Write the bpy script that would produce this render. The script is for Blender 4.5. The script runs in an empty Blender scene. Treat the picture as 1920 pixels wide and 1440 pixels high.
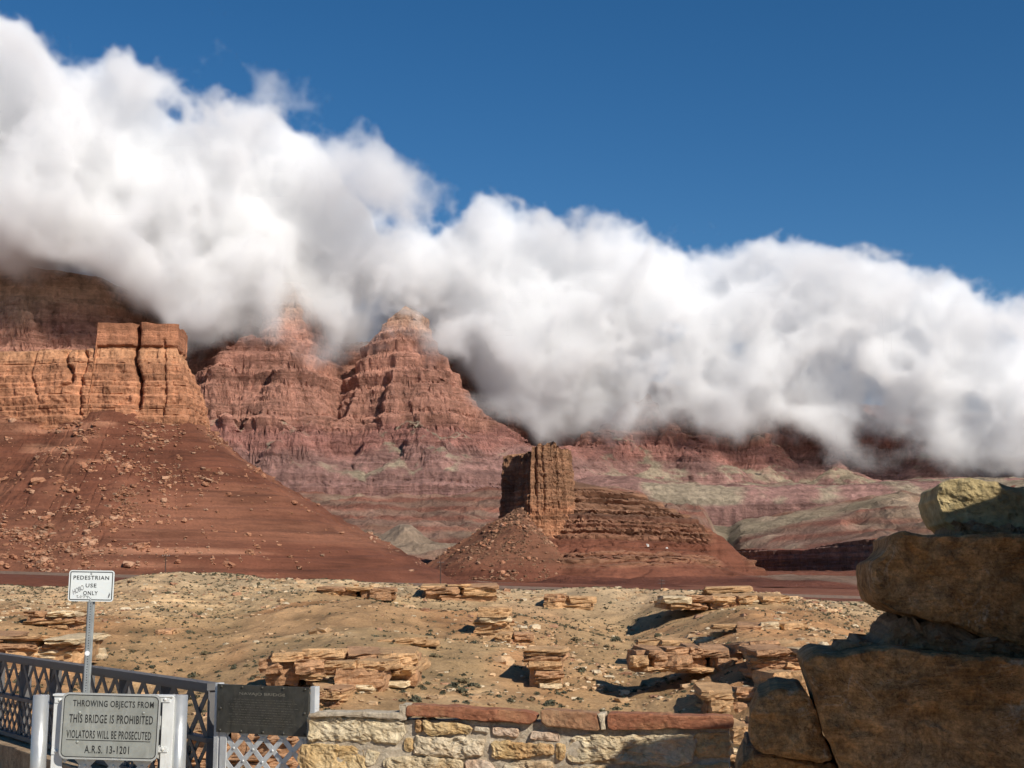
import bpy, bmesh, math, random
import numpy as np
from mathutils import Vector, Matrix

# ------------------------------------------------------------------ camera, sky, sun, exposure
F = 2600.0                      # focal length in pixels of a 1920 pixel wide picture
PITCH = math.radians(8.16)
EYE = Vector((0.0, 0.0, 1.6))
sc = bpy.context.scene
COL = sc.collection
cam = bpy.data.cameras.new('camera')
cam_ob = bpy.data.objects.new('camera', cam)
COL.objects.link(cam_ob)
cam.sensor_width = 36.0
cam.lens = 36.0 * F / 1920.0
cam.clip_start, cam.clip_end = 0.1, 80000.0
cam_ob.location = EYE
cam_ob.rotation_euler = (math.pi / 2 + PITCH, 0, 0)
sc.camera = cam_ob

SUN_EL, SUN_AZ = math.radians(36), math.radians(41)     # azimuth measured to the right of straight behind the camera
SUN = Vector((math.sin(SUN_AZ) * math.cos(SUN_EL), -math.cos(SUN_AZ) * math.cos(SUN_EL), math.sin(SUN_EL)))
world = bpy.data.worlds.new('World')
sc.world = world
world.use_nodes = True
wt = world.node_tree
sky = wt.nodes.new('ShaderNodeTexSky')
sky.sky_type = 'NISHITA'
sky.sun_disc = False
sky.sun_elevation = SUN_EL
sky.sun_rotation = math.pi - SUN_AZ
sky.altitude = 1100
sky.air_density = 1.0
sky.dust_density = 0.0
sky.ozone_density = 3.0
hs = wt.nodes.new('ShaderNodeHueSaturation')
hs.inputs['Saturation'].default_value = 1.3
wt.links.new(sky.outputs[0], hs.inputs['Color'])
wt.links.new(hs.outputs[0], wt.nodes['Background'].inputs[0])
wt.nodes['Background'].inputs[1].default_value = 0.081
sun = bpy.data.lights.new('sun', 'SUN')
sun.energy = 5.0
sun.angle = math.radians(0.53)
sun.color = (1.0, 0.94, 0.85)
sun_ob = bpy.data.objects.new('sun', sun)
COL.objects.link(sun_ob)
sun_ob.rotation_euler = SUN.to_track_quat('Z', 'Y').to_euler()

sc.render.engine = 'CYCLES'
sc.view_settings.view_transform = 'Standard'
sc.view_settings.look = 'None'
sc.view_settings.gamma = 1.0
sc.view_settings.exposure = 0.06
sc.cycles.max_bounces = 28
sc.cycles.diffuse_bounces = 3
sc.cycles.volume_bounces = 24
sc.cycles.volume_step_rate = 3.0
sc.cycles.volume_max_steps = 400
sc.cycles.use_adaptive_sampling = True
sc.cycles.adaptive_threshold = 0.025
sc.cycles.adaptive_min_samples = 12
sc.cycles.use_denoising = True
try:
    sc.cycles.denoiser = 'OPENIMAGEDENOISE'
except Exception:
    pass

# ------------------------------------------------------------------ helpers: projection, noise, meshes
def at(px, py, d):
    """the point at forward distance d that stands at pixel (px, py) of the 1920 x 1440 photograph"""
    a = (px - 960) / F
    b = (720 - py) / F
    y = math.cos(PITCH) - b * math.sin(PITCH)
    z = math.sin(PITCH) + b * math.cos(PITCH)
    return Vector((a / y * d, d, EYE.z + z / y * d))


def gn(shape, per, seed):
    """smooth noise on a regular grid, one standard deviation; per = cell size in samples for each axis"""
    rng = np.random.default_rng(seed)
    a = rng.standard_normal([int(n / p) + 5 for n, p in zip(shape, per)], dtype=np.float32)
    for ax, (n, p) in enumerate(zip(shape, per)):
        t = np.arange(n) / p
        i = np.floor(t).astype(int)
        f = (t - i).astype(np.float32)
        sh_ = [1] * len(shape)
        sh_[ax] = n
        r = None
        for k, wg in enumerate([(1 - f) ** 3 / 6, (3 * f ** 3 - 6 * f ** 2 + 4) / 6, (-3 * f ** 3 + 3 * f ** 2 + 3 * f + 1) / 6, f ** 3 / 6]):
            q = np.take(a, i + k, axis=ax)
            q *= wg.reshape(sh_)
            if r is None:
                r = q
            else:
                r += q
        a = r
    a /= a.std() + 1e-9
    return a


def fbm(shape, per, octaves, gain, seed, ridged=False):
    out = np.zeros(shape, np.float32)
    amp = 1.0
    per = list(per)
    for o in range(octaves):
        g = gn(shape, [max(1.0, p) for p in per], seed + o)
        out += amp * ((1.27 - 1.6 * np.abs(g)) if ridged else g)
        amp *= gain
        per = [p / 2.03 for p in per]
    return out


def hsh(ix, iy, iz, seed):
    h = (ix.astype(np.int64) * 374761393 + iy.astype(np.int64) * 668265263 + iz.astype(np.int64) * 2147483647 + seed * 974711) & 0x7fffffff
    h = ((h ^ (h >> 13)) * 1274126177) & 0x7fffffff
    h = ((h ^ (h >> 15)) * 2246822519) & 0x7fffffff
    return ((h ^ (h >> 12)) & 0xffff) / 65535.0


def vn(x, y, z, seed=0):
    """value noise at free points, about -1..1"""
    x, y, z = np.broadcast_arrays(np.asarray(x, float), np.asarray(y, float), np.asarray(z, float))
    ix, iy, iz = np.floor(x), np.floor(y), np.floor(z)
    fx, fy, fz = x - ix, y - iy, z - iz
    fx, fy, fz = fx * fx * (3 - 2 * fx), fy * fy * (3 - 2 * fy), fz * fz * (3 - 2 * fz)
    r = 0
    for a in (0, 1):
        wx = fx if a else 1 - fx
        for b in (0, 1):
            wy = fy if b else 1 - fy
            for c in (0, 1):
                r = r + wx * wy * (fz if c else 1 - fz) * hsh(ix + a, iy + b, iz + c, seed)
    return r * 2 - 1


def vfbm(x, y, z, octaves=4, gain=0.5, seed=0):
    r, amp = 0, 1.0
    for o in range(octaves):
        r = r + amp * vn(x * 2.03 ** o, y * 2.03 ** o, z * 2.03 ** o, seed + o * 17)
        amp *= gain
    return r


def sstep(a, b, x):
    t = np.clip((x - a) / (b - a), 0, 1)
    return t * t * (3 - 2 * t)


def wm(o):
    return o.matrix_basis.copy() if o.parent is None else wm(o.parent) @ o.matrix_parent_inverse @ o.matrix_basis


def link(ob, parent=None):
    """link to the scene; a part keeps its world coordinates"""
    COL.objects.link(ob)
    if parent is not None:
        ob.parent = parent
        ob.matrix_parent_inverse = wm(parent).inverted()
    return ob


def tag(o, label=None, cat=None, group=None, kind=None):
    if label:
        o['label'] = label
    if cat:
        o['category'] = cat
    if group:
        o['group'] = group
    if kind:
        o['kind'] = kind
    return o


def empty(name, loc, rot=None):
    o = bpy.data.objects.new(name, None)
    o.location = loc
    if rot:
        o.rotation_euler = rot
    return link(o)


def raw_mesh(name, V, quads=None, tris=None, col=None, smooth=False):
    V = np.asarray(V, np.float32).reshape(-1, 3)
    me = bpy.data.meshes.new(name)
    me.vertices.add(len(V))
    me.vertices.foreach_set('co', V.ravel())
    nq = 0 if quads is None else len(quads)
    ntr = 0 if tris is None else len(tris)
    idx = np.concatenate([np.asarray(q, np.int32).ravel() for q in (quads, tris) if q is not None and len(q)])
    me.loops.add(len(idx))
    me.loops.foreach_set('vertex_index', idx)
    me.polygons.add(nq + ntr)
    st = np.concatenate([np.arange(nq) * 4, nq * 4 + np.arange(ntr) * 3]).astype(np.int32)
    me.polygons.foreach_set('loop_start', st)
    me.polygons.foreach_set('use_smooth', np.full(nq + ntr, smooth))
    if col is not None:
        c = np.ones((len(V), 4), np.float32)
        c[:, :3] = np.asarray(col, np.float32).reshape(-1, 3)
        a = me.color_attributes.new('Col', 'FLOAT_COLOR', 'POINT')
        a.data.foreach_set('color', c.ravel())
    me.update(calc_edges=True)
    return me


def grid_quads(m, n):
    i = np.arange(m * n).reshape(m, n)
    return np.stack([i[:-1, :-1], i[:-1, 1:], i[1:, 1:], i[1:, :-1]], -1).reshape(-1, 4)


def grid_obj(name, V, mat, col=None, parent=None, smooth=False, flip=False):
    m, n = V.shape[:2]
    q = grid_quads(m, n)
    if flip:
        q = q[:, ::-1]
    me = raw_mesh(name, V, q, col=col, smooth=smooth)
    me.materials.append(mat)
    return link(bpy.data.objects.new(name, me), parent)


def bm_obj(name, bm, mat, parent=None, smooth=False):
    me = bpy.data.meshes.new(name)
    bm.normal_update()
    bm.to_mesh(me)
    bm.free()
    if smooth:
        me.polygons.foreach_set('use_smooth', np.full(len(me.polygons), True))
    me.materials.append(mat)
    return link(bpy.data.objects.new(name, me), parent)


def add_box(bm, c, s, M=None, bevel=0.0):
    r = bmesh.ops.create_cube(bm, size=1.0)
    vs = r['verts']
    bmesh.ops.scale(bm, vec=s, verts=vs)
    if bevel:
        es = list({e for v in vs for e in v.link_edges})
        out = bmesh.ops.bevel(bm, geom=es, offset=bevel, segments=2, affect='EDGES', profile=0.7)
        vs = list({v for f in out['faces'] for v in f.verts} | {v for v in vs if v.is_valid})
    bmesh.ops.translate(bm, vec=c, verts=vs)
    if M is not None:
        bmesh.ops.transform(bm, matrix=M, verts=vs)
    return vs


def add_cyl(bm, p0, p1, r0, r1=None, seg=16, caps=True):
    p0, p1 = Vector(p0), Vector(p1)
    r1 = r0 if r1 is None else r1
    d = p1 - p0
    M = Matrix.Translation((p0 + p1) / 2) @ d.to_track_quat('Z', 'Y').to_matrix().to_4x4()
    bmesh.ops.create_cone(bm, cap_ends=caps, segments=seg, radius1=r0, radius2=r1, depth=d.length, matrix=M)


# ------------------------------------------------------------------ materials
def newmat(name):
    m = bpy.data.materials.new(name)
    m.use_nodes = True
    return m, m.node_tree, m.node_tree.nodes['Principled BSDF']


def nd(t, kind, **kw):
    n = t.nodes.new(kind)
    for k, v in kw.items():
        if k in n.inputs:
            n.inputs[k].default_value = v
        else:
            setattr(n, k, v)
    return n


def mixc(t, fac, a, b, mode='MIX'):
    n = t.nodes.new('ShaderNodeMix')
    n.data_type = 'RGBA'
    n.blend_type = mode
    for sock, v in ((n.inputs[0], fac), (n.inputs[6], a), (n.inputs[7], b)):
        if hasattr(v, 'is_output'):
            t.links.new(v, sock)
        elif isinstance(v, (int, float)):
            sock.default_value = v
        else:
            sock.default_value = (*v, 1)
    return n.outputs[2]


def ramp(t, fac, stops):
    n = t.nodes.new('ShaderNodeValToRGB')
    e = n.color_ramp.elements
    while len(e) < len(stops):
        e.new(0.5)
    for k, (p, c) in enumerate(stops):
        e[k].position = p
        e[k].color = (c, c, c, 1) if isinstance(c, (int, float)) else (*c, 1)
    t.links.new(fac, n.inputs[0])
    return n.outputs[0]


def pos_vec(t, scale=(1, 1, 1), obj=False):
    if obj:
        g = t.nodes.new('ShaderNodeTexCoord').outputs['Object']
    else:
        g = t.nodes.new('ShaderNodeNewGeometry').outputs['Position']
    m = t.nodes.new('ShaderNodeMapping')
    m.inputs['Scale'].default_value = scale
    t.links.new(g, m.inputs['Vector'])
    return m.outputs[0]


def noise(t, vec, scale, detail=6, rough=0.6, dist=0.0):
    n = nd(t, 'ShaderNodeTexNoise', Scale=scale, Detail=detail, Roughness=rough, Distortion=dist)
    t.links.new(vec, n.inputs['Vector'])
    return n.outputs['Fac']


def bump(t, height, strength, distance, normal=None):
    b = nd(t, 'ShaderNodeBump', Strength=strength, Distance=distance)
    t.links.new(height, b.inputs['Height'])
    if normal is not None:
        t.links.new(normal, b.inputs['Normal'])
    return b.outputs[0]


def rock_mat(name, patch, grain, strata=None, colour=None, lo=0.72, hi=1.28, bump_d=1.0, bump_s=0.6, streak=None, beds=0.62):
    """rock whose colour comes from the mesh's own colour layer (or one colour), broken up by patches, grain and beds"""
    m, t, b = newmat(name)
    b.inputs['Roughness'].default_value = 0.95
    b.inputs['Specular IOR Level'].default_value = 0.15
    P = pos_vec(t)
    if colour is None:
        c = nd(t, 'ShaderNodeAttribute', attribute_name='Col').outputs['Color']
    else:
        c = nd(t, 'ShaderNodeRGB')
        c.outputs[0].default_value = (*colour, 1)
        c = c.outputs[0]
    n1 = noise(t, P, 1.0 / patch, 5, 0.6)
    c = mixc(t, 1.0, c, ramp(t, n1, [(0.3, lo), (0.7, hi)]), 'MULTIPLY')
    n2 = noise(t, P, 1.0 / grain, 8, 0.7)
    c = mixc(t, 1.0, c, ramp(t, n2, [(0.28, lo * 0.92), (0.72, hi)]), 'MULTIPLY')
    hgt = n2
    if strata:
        S = pos_vec(t, (0.06, 0.06, 1.0))
        n3 = noise(t, S, 1.0 / strata, 6, 0.65, 0.4)
        c = mixc(t, 1.0, c, ramp(t, n3, [(0.32, beds), (0.5, 1.0), (0.7, 1 + 0.58 * (1 - beds))]), 'MULTIPLY')
        ad = nd(t, 'ShaderNodeMath', operation='ADD')
        t.links.new(n2, ad.inputs[0])
        t.links.new(n3, ad.inputs[1])
        hgt = ad.outputs[0]
    if streak:
        S = pos_vec(t, (1.0, 1.0, 0.07))
        n4 = noise(t, S, 1.0 / streak, 4, 0.6)
        c = mixc(t, 1.0, c, ramp(t, n4, [(0.3, 0.7), (0.55, 1.05)]), 'MULTIPLY')
    t.links.new(c, b.inputs['Base Color'])
    t.links.new(bump(t, hgt, bump_s, bump_d), b.inputs['Normal'])
    return m


M_FAR = rock_mat('far_cliff_rock', 60, 9, 14, bump_d=8, bump_s=0.8, streak=16, beds=0.7)
M_BENCH = rock_mat('bench_earth', 90, 7, None, bump_d=5, bump_s=0.9, lo=0.66, hi=1.3)
M_CLIFF = rock_mat('sandstone_cliff', 22, 2.4, 2.6, bump_d=1.0, bump_s=0.7, streak=7)
M_TALUS = rock_mat('red_talus', 40, 1.6, 5.0, bump_d=0.5, bump_s=0.6, lo=0.8, hi=1.2)
M_PLAIN = rock_mat('red_plain', 50, 2.0, None, bump_d=0.4, bump_s=0.5, lo=0.8, hi=1.2)
M_TOWER = rock_mat('tower_rock', 25, 2.6, 3.2, bump_d=1.2, bump_s=0.8, streak=6)
M_SLOPE = rock_mat('tan_slope_earth', 14, 0.45, None, bump_d=0.25, bump_s=0.8)
M_RUBBLE = rock_mat('rubble_stone', 30, 1.0, None, bump_d=0.2, bump_s=0.4)
M_SLAB = [rock_mat('limestone_orange', 4, 0.4, 0.5, (0.50, 0.30, 0.15), bump_d=0.25, bump_s=0.9),
          rock_mat('limestone_red', 4, 0.4, 0.45, (0.42, 0.235, 0.125), bump_d=0.25, bump_s=0.9),
          rock_mat('limestone_pale', 4, 0.4, 0.5, (0.58, 0.44, 0.27), bump_d=0.2, bump_s=0.8)]


def stone_mat(name, c1, c2, c3, scale=7.0, bump_d=0.02, crack=9.0, lichen=None):
    """near cut stone: three tones in blotches, pits, fine cracks"""
    m, t, b = newmat(name)
    b.inputs['Roughness'].default_value = 0.9
    b.inputs['Specular IOR Level'].default_value = 0.2
    P = pos_vec(t)
    n1 = noise(t, P, scale, 6, 0.65, 0.6)
    n2 = noise(t, P, scale * 4, 8, 0.7, 0.3)
    n3 = noise(t, P, scale * 0.45, 4, 0.6)
    c = mixc(t, ramp(t, n1, [(0.38, 0.0), (0.62, 1.0)]), c1, c2)
    c = mixc(t, ramp(t, n3, [(0.5, 0.0), (0.68, 0.85)]), c, c3)
    c = mixc(t, 1.0, c, ramp(t, n2, [(0.3, 0.62), (0.7, 1.25)]), 'MULTIPLY')
    if lichen:
        n5 = noise(t, P, scale * 2.2, 9, 0.75, 1.2)
        n6 = noise(t, P, scale * 0.5, 3, 0.5)
        mm = nd(t, 'ShaderNodeMath', operation='MULTIPLY')
        t.links.new(ramp(t, n5, [(0.56, 0.0), (0.62, 1.0)]), mm.inputs[0])
        t.links.new(ramp(t, n6, [(0.45, 0.0), (0.62, 0.75)]), mm.inputs[1])
        c = mixc(t, mm.outputs[0], c, lichen)
        n8 = noise(t, P, scale * 14, 5, 0.8)
        c = mixc(t, 1.0, c, ramp(t, n8, [(0.32, 0.55), (0.68, 1.4)]), 'MULTIPLY')
        n9 = noise(t, pos_vec(t, (1, 1, 9)), scale * 0.9, 5, 0.65, 0.6)
        c = mixc(t, 1.0, c, ramp(t, n9, [(0.36, 0.75), (0.55, 1.08)]), 'MULTIPLY')
        n7 = noise(t, P, scale * 1.1, 7, 0.7, 2.0)
        c = mixc(t, 1.0, c, ramp(t, n7, [(0.36, 0.62), (0.5, 1.0), (0.66, 1.2)]), 'MULTIPLY')
    v = nd(t, 'ShaderNodeTexVoronoi', feature='DISTANCE_TO_EDGE', Scale=crack)
    w = mixc(t, 0.35, P, nd(t, 'ShaderNodeTexNoise', Scale=scale * 1.5, Detail=5).outputs['Color'])
    t.links.new(w, v.inputs['Vector'])
    vr = ramp(t, v.outputs['Distance'], [(0.0, 0.0), (0.035, 1.0)])
    c = mixc(t, 1.0, c, ramp(t, v.outputs['Distance'], [(0.0, 0.72), (0.02, 1.0)]), 'MULTIPLY')
    t.links.new(c, b.inputs['Base Color'])
    nrm = bump(t, n1, 0.8, bump_d * 1.6)
    nrm = bump(t, n2, 0.9, bump_d * 0.7, nrm)
    nrm = bump(t, vr, 0.35, bump_d * 0.4, nrm)
    t.links.new(nrm, b.inputs['Normal'])
    return m


M_PALE = stone_mat('pale_limestone', (0.62, 0.49, 0.30), (0.68, 0.57, 0.39), (0.45, 0.31, 0.16))
M_WHITE = stone_mat('white_limestone', (0.63, 0.51, 0.34), (0.69, 0.58, 0.42), (0.52, 0.35, 0.19))
M_ORANGE = stone_mat('orange_limestone', (0.55, 0.36, 0.16), (0.62, 0.46, 0.25), (0.42, 0.22, 0.09))
M_PINK = stone_mat('pink_limestone', (0.60, 0.43, 0.30), (0.66, 0.52, 0.39), (0.5, 0.31, 0.19))
M_COPING = stone_mat('red_sandstone', (0.27, 0.105, 0.055), (0.33, 0.14, 0.075), (0.38, 0.2, 0.1), 9, 0.006)
M_COPING2 = stone_mat('drab_sandstone', (0.36, 0.22, 0.12), (0.33, 0.17, 0.09), (0.27, 0.11, 0.06), 6, 0.008)
M_BROWN = stone_mat('brown_sandstone', (0.40, 0.20, 0.072), (0.45, 0.255, 0.11), (0.50, 0.32, 0.17), 5, 0.03, 6, (0.54, 0.43, 0.30))
M_GOLD = stone_mat('golden_sandstone', (0.46, 0.34, 0.16), (0.56, 0.45, 0.24), (0.30, 0.18, 0.08), 6, 0.03, 6)
M_MORTAR = stone_mat('mortar', (0.44, 0.36, 0.26), (0.50, 0.42, 0.31), (0.38, 0.29, 0.19), 14, 0.008, 3)
M_DKMORTAR = stone_mat('rough_mortar', (0.36, 0.21, 0.11), (0.42, 0.27, 0.15), (0.28, 0.16, 0.08), 12, 0.02, 8)
M_CONCRETE = stone_mat('weathered_concrete', (0.36, 0.25, 0.15), (0.42, 0.31, 0.2), (0.26, 0.17, 0.1), 4, 0.01, 2)


def paint_mat(name, colour, metal=0.0, rough=0.5, var=0.12, scale=12.0, bump_d=0.0015, dirt=None):
    m, t, b = newmat(name)
    P = pos_vec(t)
    n1 = noise(t, P, scale, 7, 0.65, 0.5)
    c = mixc(t, 1.0, colour, ramp(t, n1, [(0.25, 1 - 2 * var), (0.7, 1 + var)]), 'MULTIPLY')
    if dirt:
        n2 = noise(t, pos_vec(t, (1, 1, 0.25)), scale * 2.2, 6, 0.7)
        c = mixc(t, ramp(t, n2, [(0.52, 0.0), (0.75, 0.7)]), c, dirt)
    t.links.new(c, b.inputs['Base Color'])
    b.inputs['Metallic'].default_value = metal
    r = ramp(t, n1, [(0.2, max(0, rough - 0.12)), (0.8, min(1, rough + 0.12))])
    t.links.new(r, b.inputs['Roughness'])
    t.links.new(bump(t, n1, 0.4, bump_d), b.inputs['Normal'])
    return m


M_SILVER = paint_mat('aluminium_paint', (0.47, 0.475, 0.46), 0.45, 0.36, 0.05, 9, 0.001, (0.42, 0.41, 0.38))
M_GATE = paint_mat('pale_grey_paint', (0.70, 0.71, 0.68), 0.1, 0.5, 0.05, 10, 0.001, (0.52, 0.5, 0.45))
M_RAIL = paint_mat('grey_bridge_paint', (0.115, 0.108, 0.102), 0.0, 0.6, 0.1, 8, 0.001, (0.08, 0.078, 0.075))
M_LATTICE = paint_mat('silver_lattice_paint', (0.60, 0.61, 0.60), 0.2, 0.5, 0.08, 10, 0.001, (0.3, 0.3, 0.29))
M_SIGNPLATE = paint_mat('worn_sign_metal', (0.36, 0.37, 0.33), 0.35, 0.45, 0.12, 9, 0.0008, (0.5, 0.51, 0.46))
M_SIGNEDGE = paint_mat('sign_edge_metal', (0.55, 0.56, 0.53), 0.4, 0.4, 0.08, 20, 0.0005)
M_SIGNWHITE = paint_mat('white_sign_sheeting', (0.74, 0.77, 0.74), 0.0, 0.45, 0.03, 14, 0.0004)
M_BLACK = paint_mat('black_lettering', (0.022, 0.022, 0.02), 0.0, 0.55, 0.2, 30, 0.0002)
M_FADED = paint_mat('faded_marker', (0.16, 0.16, 0.16), 0.0, 0.6, 0.2, 60, 0.0001)
M_BRONZE = paint_mat('dark_bronze', (0.085, 0.08, 0.065), 0.5, 0.6, 0.25, 16, 0.0012, (0.13, 0.115, 0.085))
M_PLQTEXT = paint_mat('rubbed_bronze', (0.36, 0.32, 0.24), 0.5, 0.5, 0.3, 40, 0.001)
M_BRONZE2 = paint_mat('worn_bronze', (0.145, 0.13, 0.10), 0.5, 0.55, 0.3, 40, 0.001)
M_POST = paint_mat('galvanised_steel', (0.42, 0.44, 0.43), 0.5, 0.45, 0.08, 16, 0.0006)
M_HOLE = paint_mat('dark_hole', (0.03, 0.03, 0.03), 0.0, 0.9, 0.1, 30, 0.0001)
M_STICKER = paint_mat('white_sticker', (0.85, 0.85, 0.84), 0.0, 0.4, 0.02, 10, 0.0001)
M_WOOD = paint_mat('pole_timber', (0.09, 0.05, 0.035), 0.0, 0.9, 0.2, 2, 0.01)
M_ROAD = paint_mat('road_asphalt', (0.13, 0.085, 0.062), 0.0, 0.9, 0.15, 0.4, 0.005)
M_WHITEROCK = rock_mat('white_boulder', 6, 0.8, None, (0.72, 0.68, 0.62), bump_d=0.2)

# ------------------------------------------------------------------ large structure: ground and terrain
def interp_px(P, d):
    pts = [at(a, b, d) for a, b in P]
    xs, zs = [p.x for p in pts], [p.z for p in pts]
    return lambda x: np.interp(x, xs, zs)


def bench_z(y):
    return np.interp(y, [900, 1000, 1300, 1600, 2000, 2500, 3000, 3300, 3700, 4600], [-2, -1, 5, 20, 45, 105, 185, 238, 265, 300])


def ground_z(x, y):
    w = sstep(650, 1300, y)
    return (1 - w) * (-0.03 * x - 1.3) + w * bench_z(y)


# a sheet that reaches the horizon, below everything else
V = np.zeros((2, 2, 3))
V[0, 0], V[0, 1], V[1, 1], V[1, 0] = (-40000, -20000, -75), (40000, -20000, -75), (40000, 60000, -75), (-40000, 60000, -75)
tag(grid_obj('ground', V, rock_mat('far_ground', 400, 30, None, (0.3, 0.15, 0.09))), kind='structure')

# the plain of red earth behind the tan rim
xs = np.arange(-620, 560, 3.0)
ys = np.arange(385, 1100, 3.0)
X, Y = np.meshgrid(xs, ys)
sh = X.shape
Z = ground_z(X, Y) + 0.6 * fbm(sh, (40, 40), 3, 0.5, 3) + 0.12 * fbm(sh, (6, 6), 3, 0.6, 5)
Z -= sstep(420, 385, Y) * 6
mixn = sstep(-0.5, 1.2, fbm(sh, (25, 60), 4, 0.5, 9))[..., None]
C = (1 - mixn) * np.array([0.155, 0.056, 0.032]) + mixn * np.array([0.20, 0.08, 0.046])
tag(grid_obj('red_plain', np.dstack([X, Y, Z]), M_PLAIN, C, smooth=True), kind='structure')

# benches and badlands rising to the foot of the cliffs
STEP = 6.5
xs = np.arange(-1500, 1500, STEP)
ys = np.arange(1060, 3420, STEP)
X, Y = np.meshgrid(xs, ys)
sh = X.shape
rid = fbm(sh, (50, 55), 4, 0.5, 31, ridged=True)
lowf = fbm(sh, (70, 60), 2, 0.5, 41)
fine = fbm(sh, (8, 8), 4, 0.55, 45)
amp = np.interp(Y, [1060, 1500, 2200, 2900, 3250, 3420], [1, 6, 14, 14, 7, 0])
PX = X / Y * F + 960
flat = sstep(1150, 1300, PX) * sstep(2720, 2860, Y) * (1 - sstep(3000, 3180, Y)) * (1 - sstep(1650, 1800, PX))
Z = ground_z(X, Y) + amp * (0.75 * rid + 0.5 * lowf) * (1 - 0.85 * flat) + 1.6 * fine * np.interp(Y, [1060, 2000], [0.2, 1]) + amp * 0.42 * fbm(sh, (13, 13), 4, 0.6, 47, ridged=True)
# a pale hill between the two buttes and red domes on the right
for (hx, hy, d, r1, r2, h) in ((785, 1005, 1750, 110, 70, 36), (715, 1012, 1800, 80, 60, 26), (840, 1030, 1650, 55, 40, 14), (1450, 960, 2550, 100, 60, 26), (1480, 985, 2250, 170, 60, 26), (1290, 970, 2350, 110, 60, 20), (1330, 985, 2150, 150, 60, 16), (1580, 1000, 2150, 120, 60, 14)):
    p = at(hx, hy, d)
    q = np.sqrt(((X - p.x) / r1) ** 2 + ((Y - p.y) / r2) ** 2)
    Z += h * np.clip(1 - q, 0, 1) ** 1.2 * (1 + 0.15 * fine)
# the bowl before the shadowed scarp on the right
sY = np.interp(PX, [1362, 1385, 1500, 1640, 1860], [2760, 2620, 2380, 2150, 1960])
lim = np.where(Y < sY - 4, np.interp(Y, [1060, 1300, 1420, 2800], [2, 12, 10, 10]), np.interp(PX, [1385, 1500, 1600, 1700], [56, 53, 60, 64]) + 0.15 * (Y - sY) + np.clip((Y - sY) / 150, 0, 1) * (9 * rid + 6 * lowf + 2.5 * fine))
inb = np.where(Y < sY, sstep(1310, 1375, PX), sstep(1150, 1390, PX)) * (1 - sstep(1950, 2100, PX))
Z = np.where(Z > lim, Z * (1 - inb) + (lim + 0.5 * fine) * inb, Z)
red = np.array([0.20, 0.085, 0.058])
pur = np.array([0.205, 0.12, 0.086])
green = np.array([0.215, 0.167, 0.11])
tan = np.array([0.27, 0.195, 0.135])
band = np.sin(Z * 0.23 + 1.2 * lowf + 0.5 * fine)
f1 = sstep(-0.4, 0.8, band)[..., None]
C = pur * (1 - f1) + red * f1
f2 = np.clip(flat * 0.95 + 0.55 * sstep(0.3, 1.6, fbm(sh, (22, 30), 4, 0.55, 52)) * (1 - 0.5 * f1[..., 0]), 0, 1)[..., None]
C = C * (1 - f2) + green * f2
p = at(770, 1015, 1760)
f3 = sstep(1.5, 0.8, np.sqrt(((X - p.x) / 150) ** 2 + ((Y - p.y) / 130) ** 2) + 0.1 * fine)
f3 = np.maximum(f3, 0.8 * sstep(0.9, 1.6, fbm(sh, (30, 18), 4, 0.55, 57)))[..., None]
C = C * (1 - f3) + tan * f3
f4 = (sstep(1950, 1450, Y) * (1 - f3[..., 0]))[..., None]
C = C * (1 - f4) + np.array([0.165, 0.06, 0.036]) * f4
C *= (1 + 0.10 * fine[..., None])
tag(grid_obj('badlands', np.dstack([X, Y, Z]), M_BENCH, C, smooth=False), kind='structure')


BEDS = {}


def strata_shift(z, lo, hi, k, seed, tmin, tmax):
    """horizontal shift that turns an even slope into upright risers and flat ledges"""
    rng = np.random.default_rng(seed)
    b = [lo]
    while b[-1] < hi:
        b.append(b[-1] + rng.uniform(tmin, tmax))
    b = np.array(b)
    i = np.clip(np.searchsorted(b, z) - 1, 0, len(b) - 2)
    t = (z - b[i]) / (b[i + 1] - b[i])
    th = (b[i + 1] - b[i])
    hard = rng.uniform(0.45, 1.0, len(b))[i]
    BEDS['hard'], BEDS['t'] = hard, t
    saw = np.where(t < 0.82, t / 0.82, (1 - t) / 0.18)
    return (saw - 0.5) * th / k * hard, i


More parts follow.
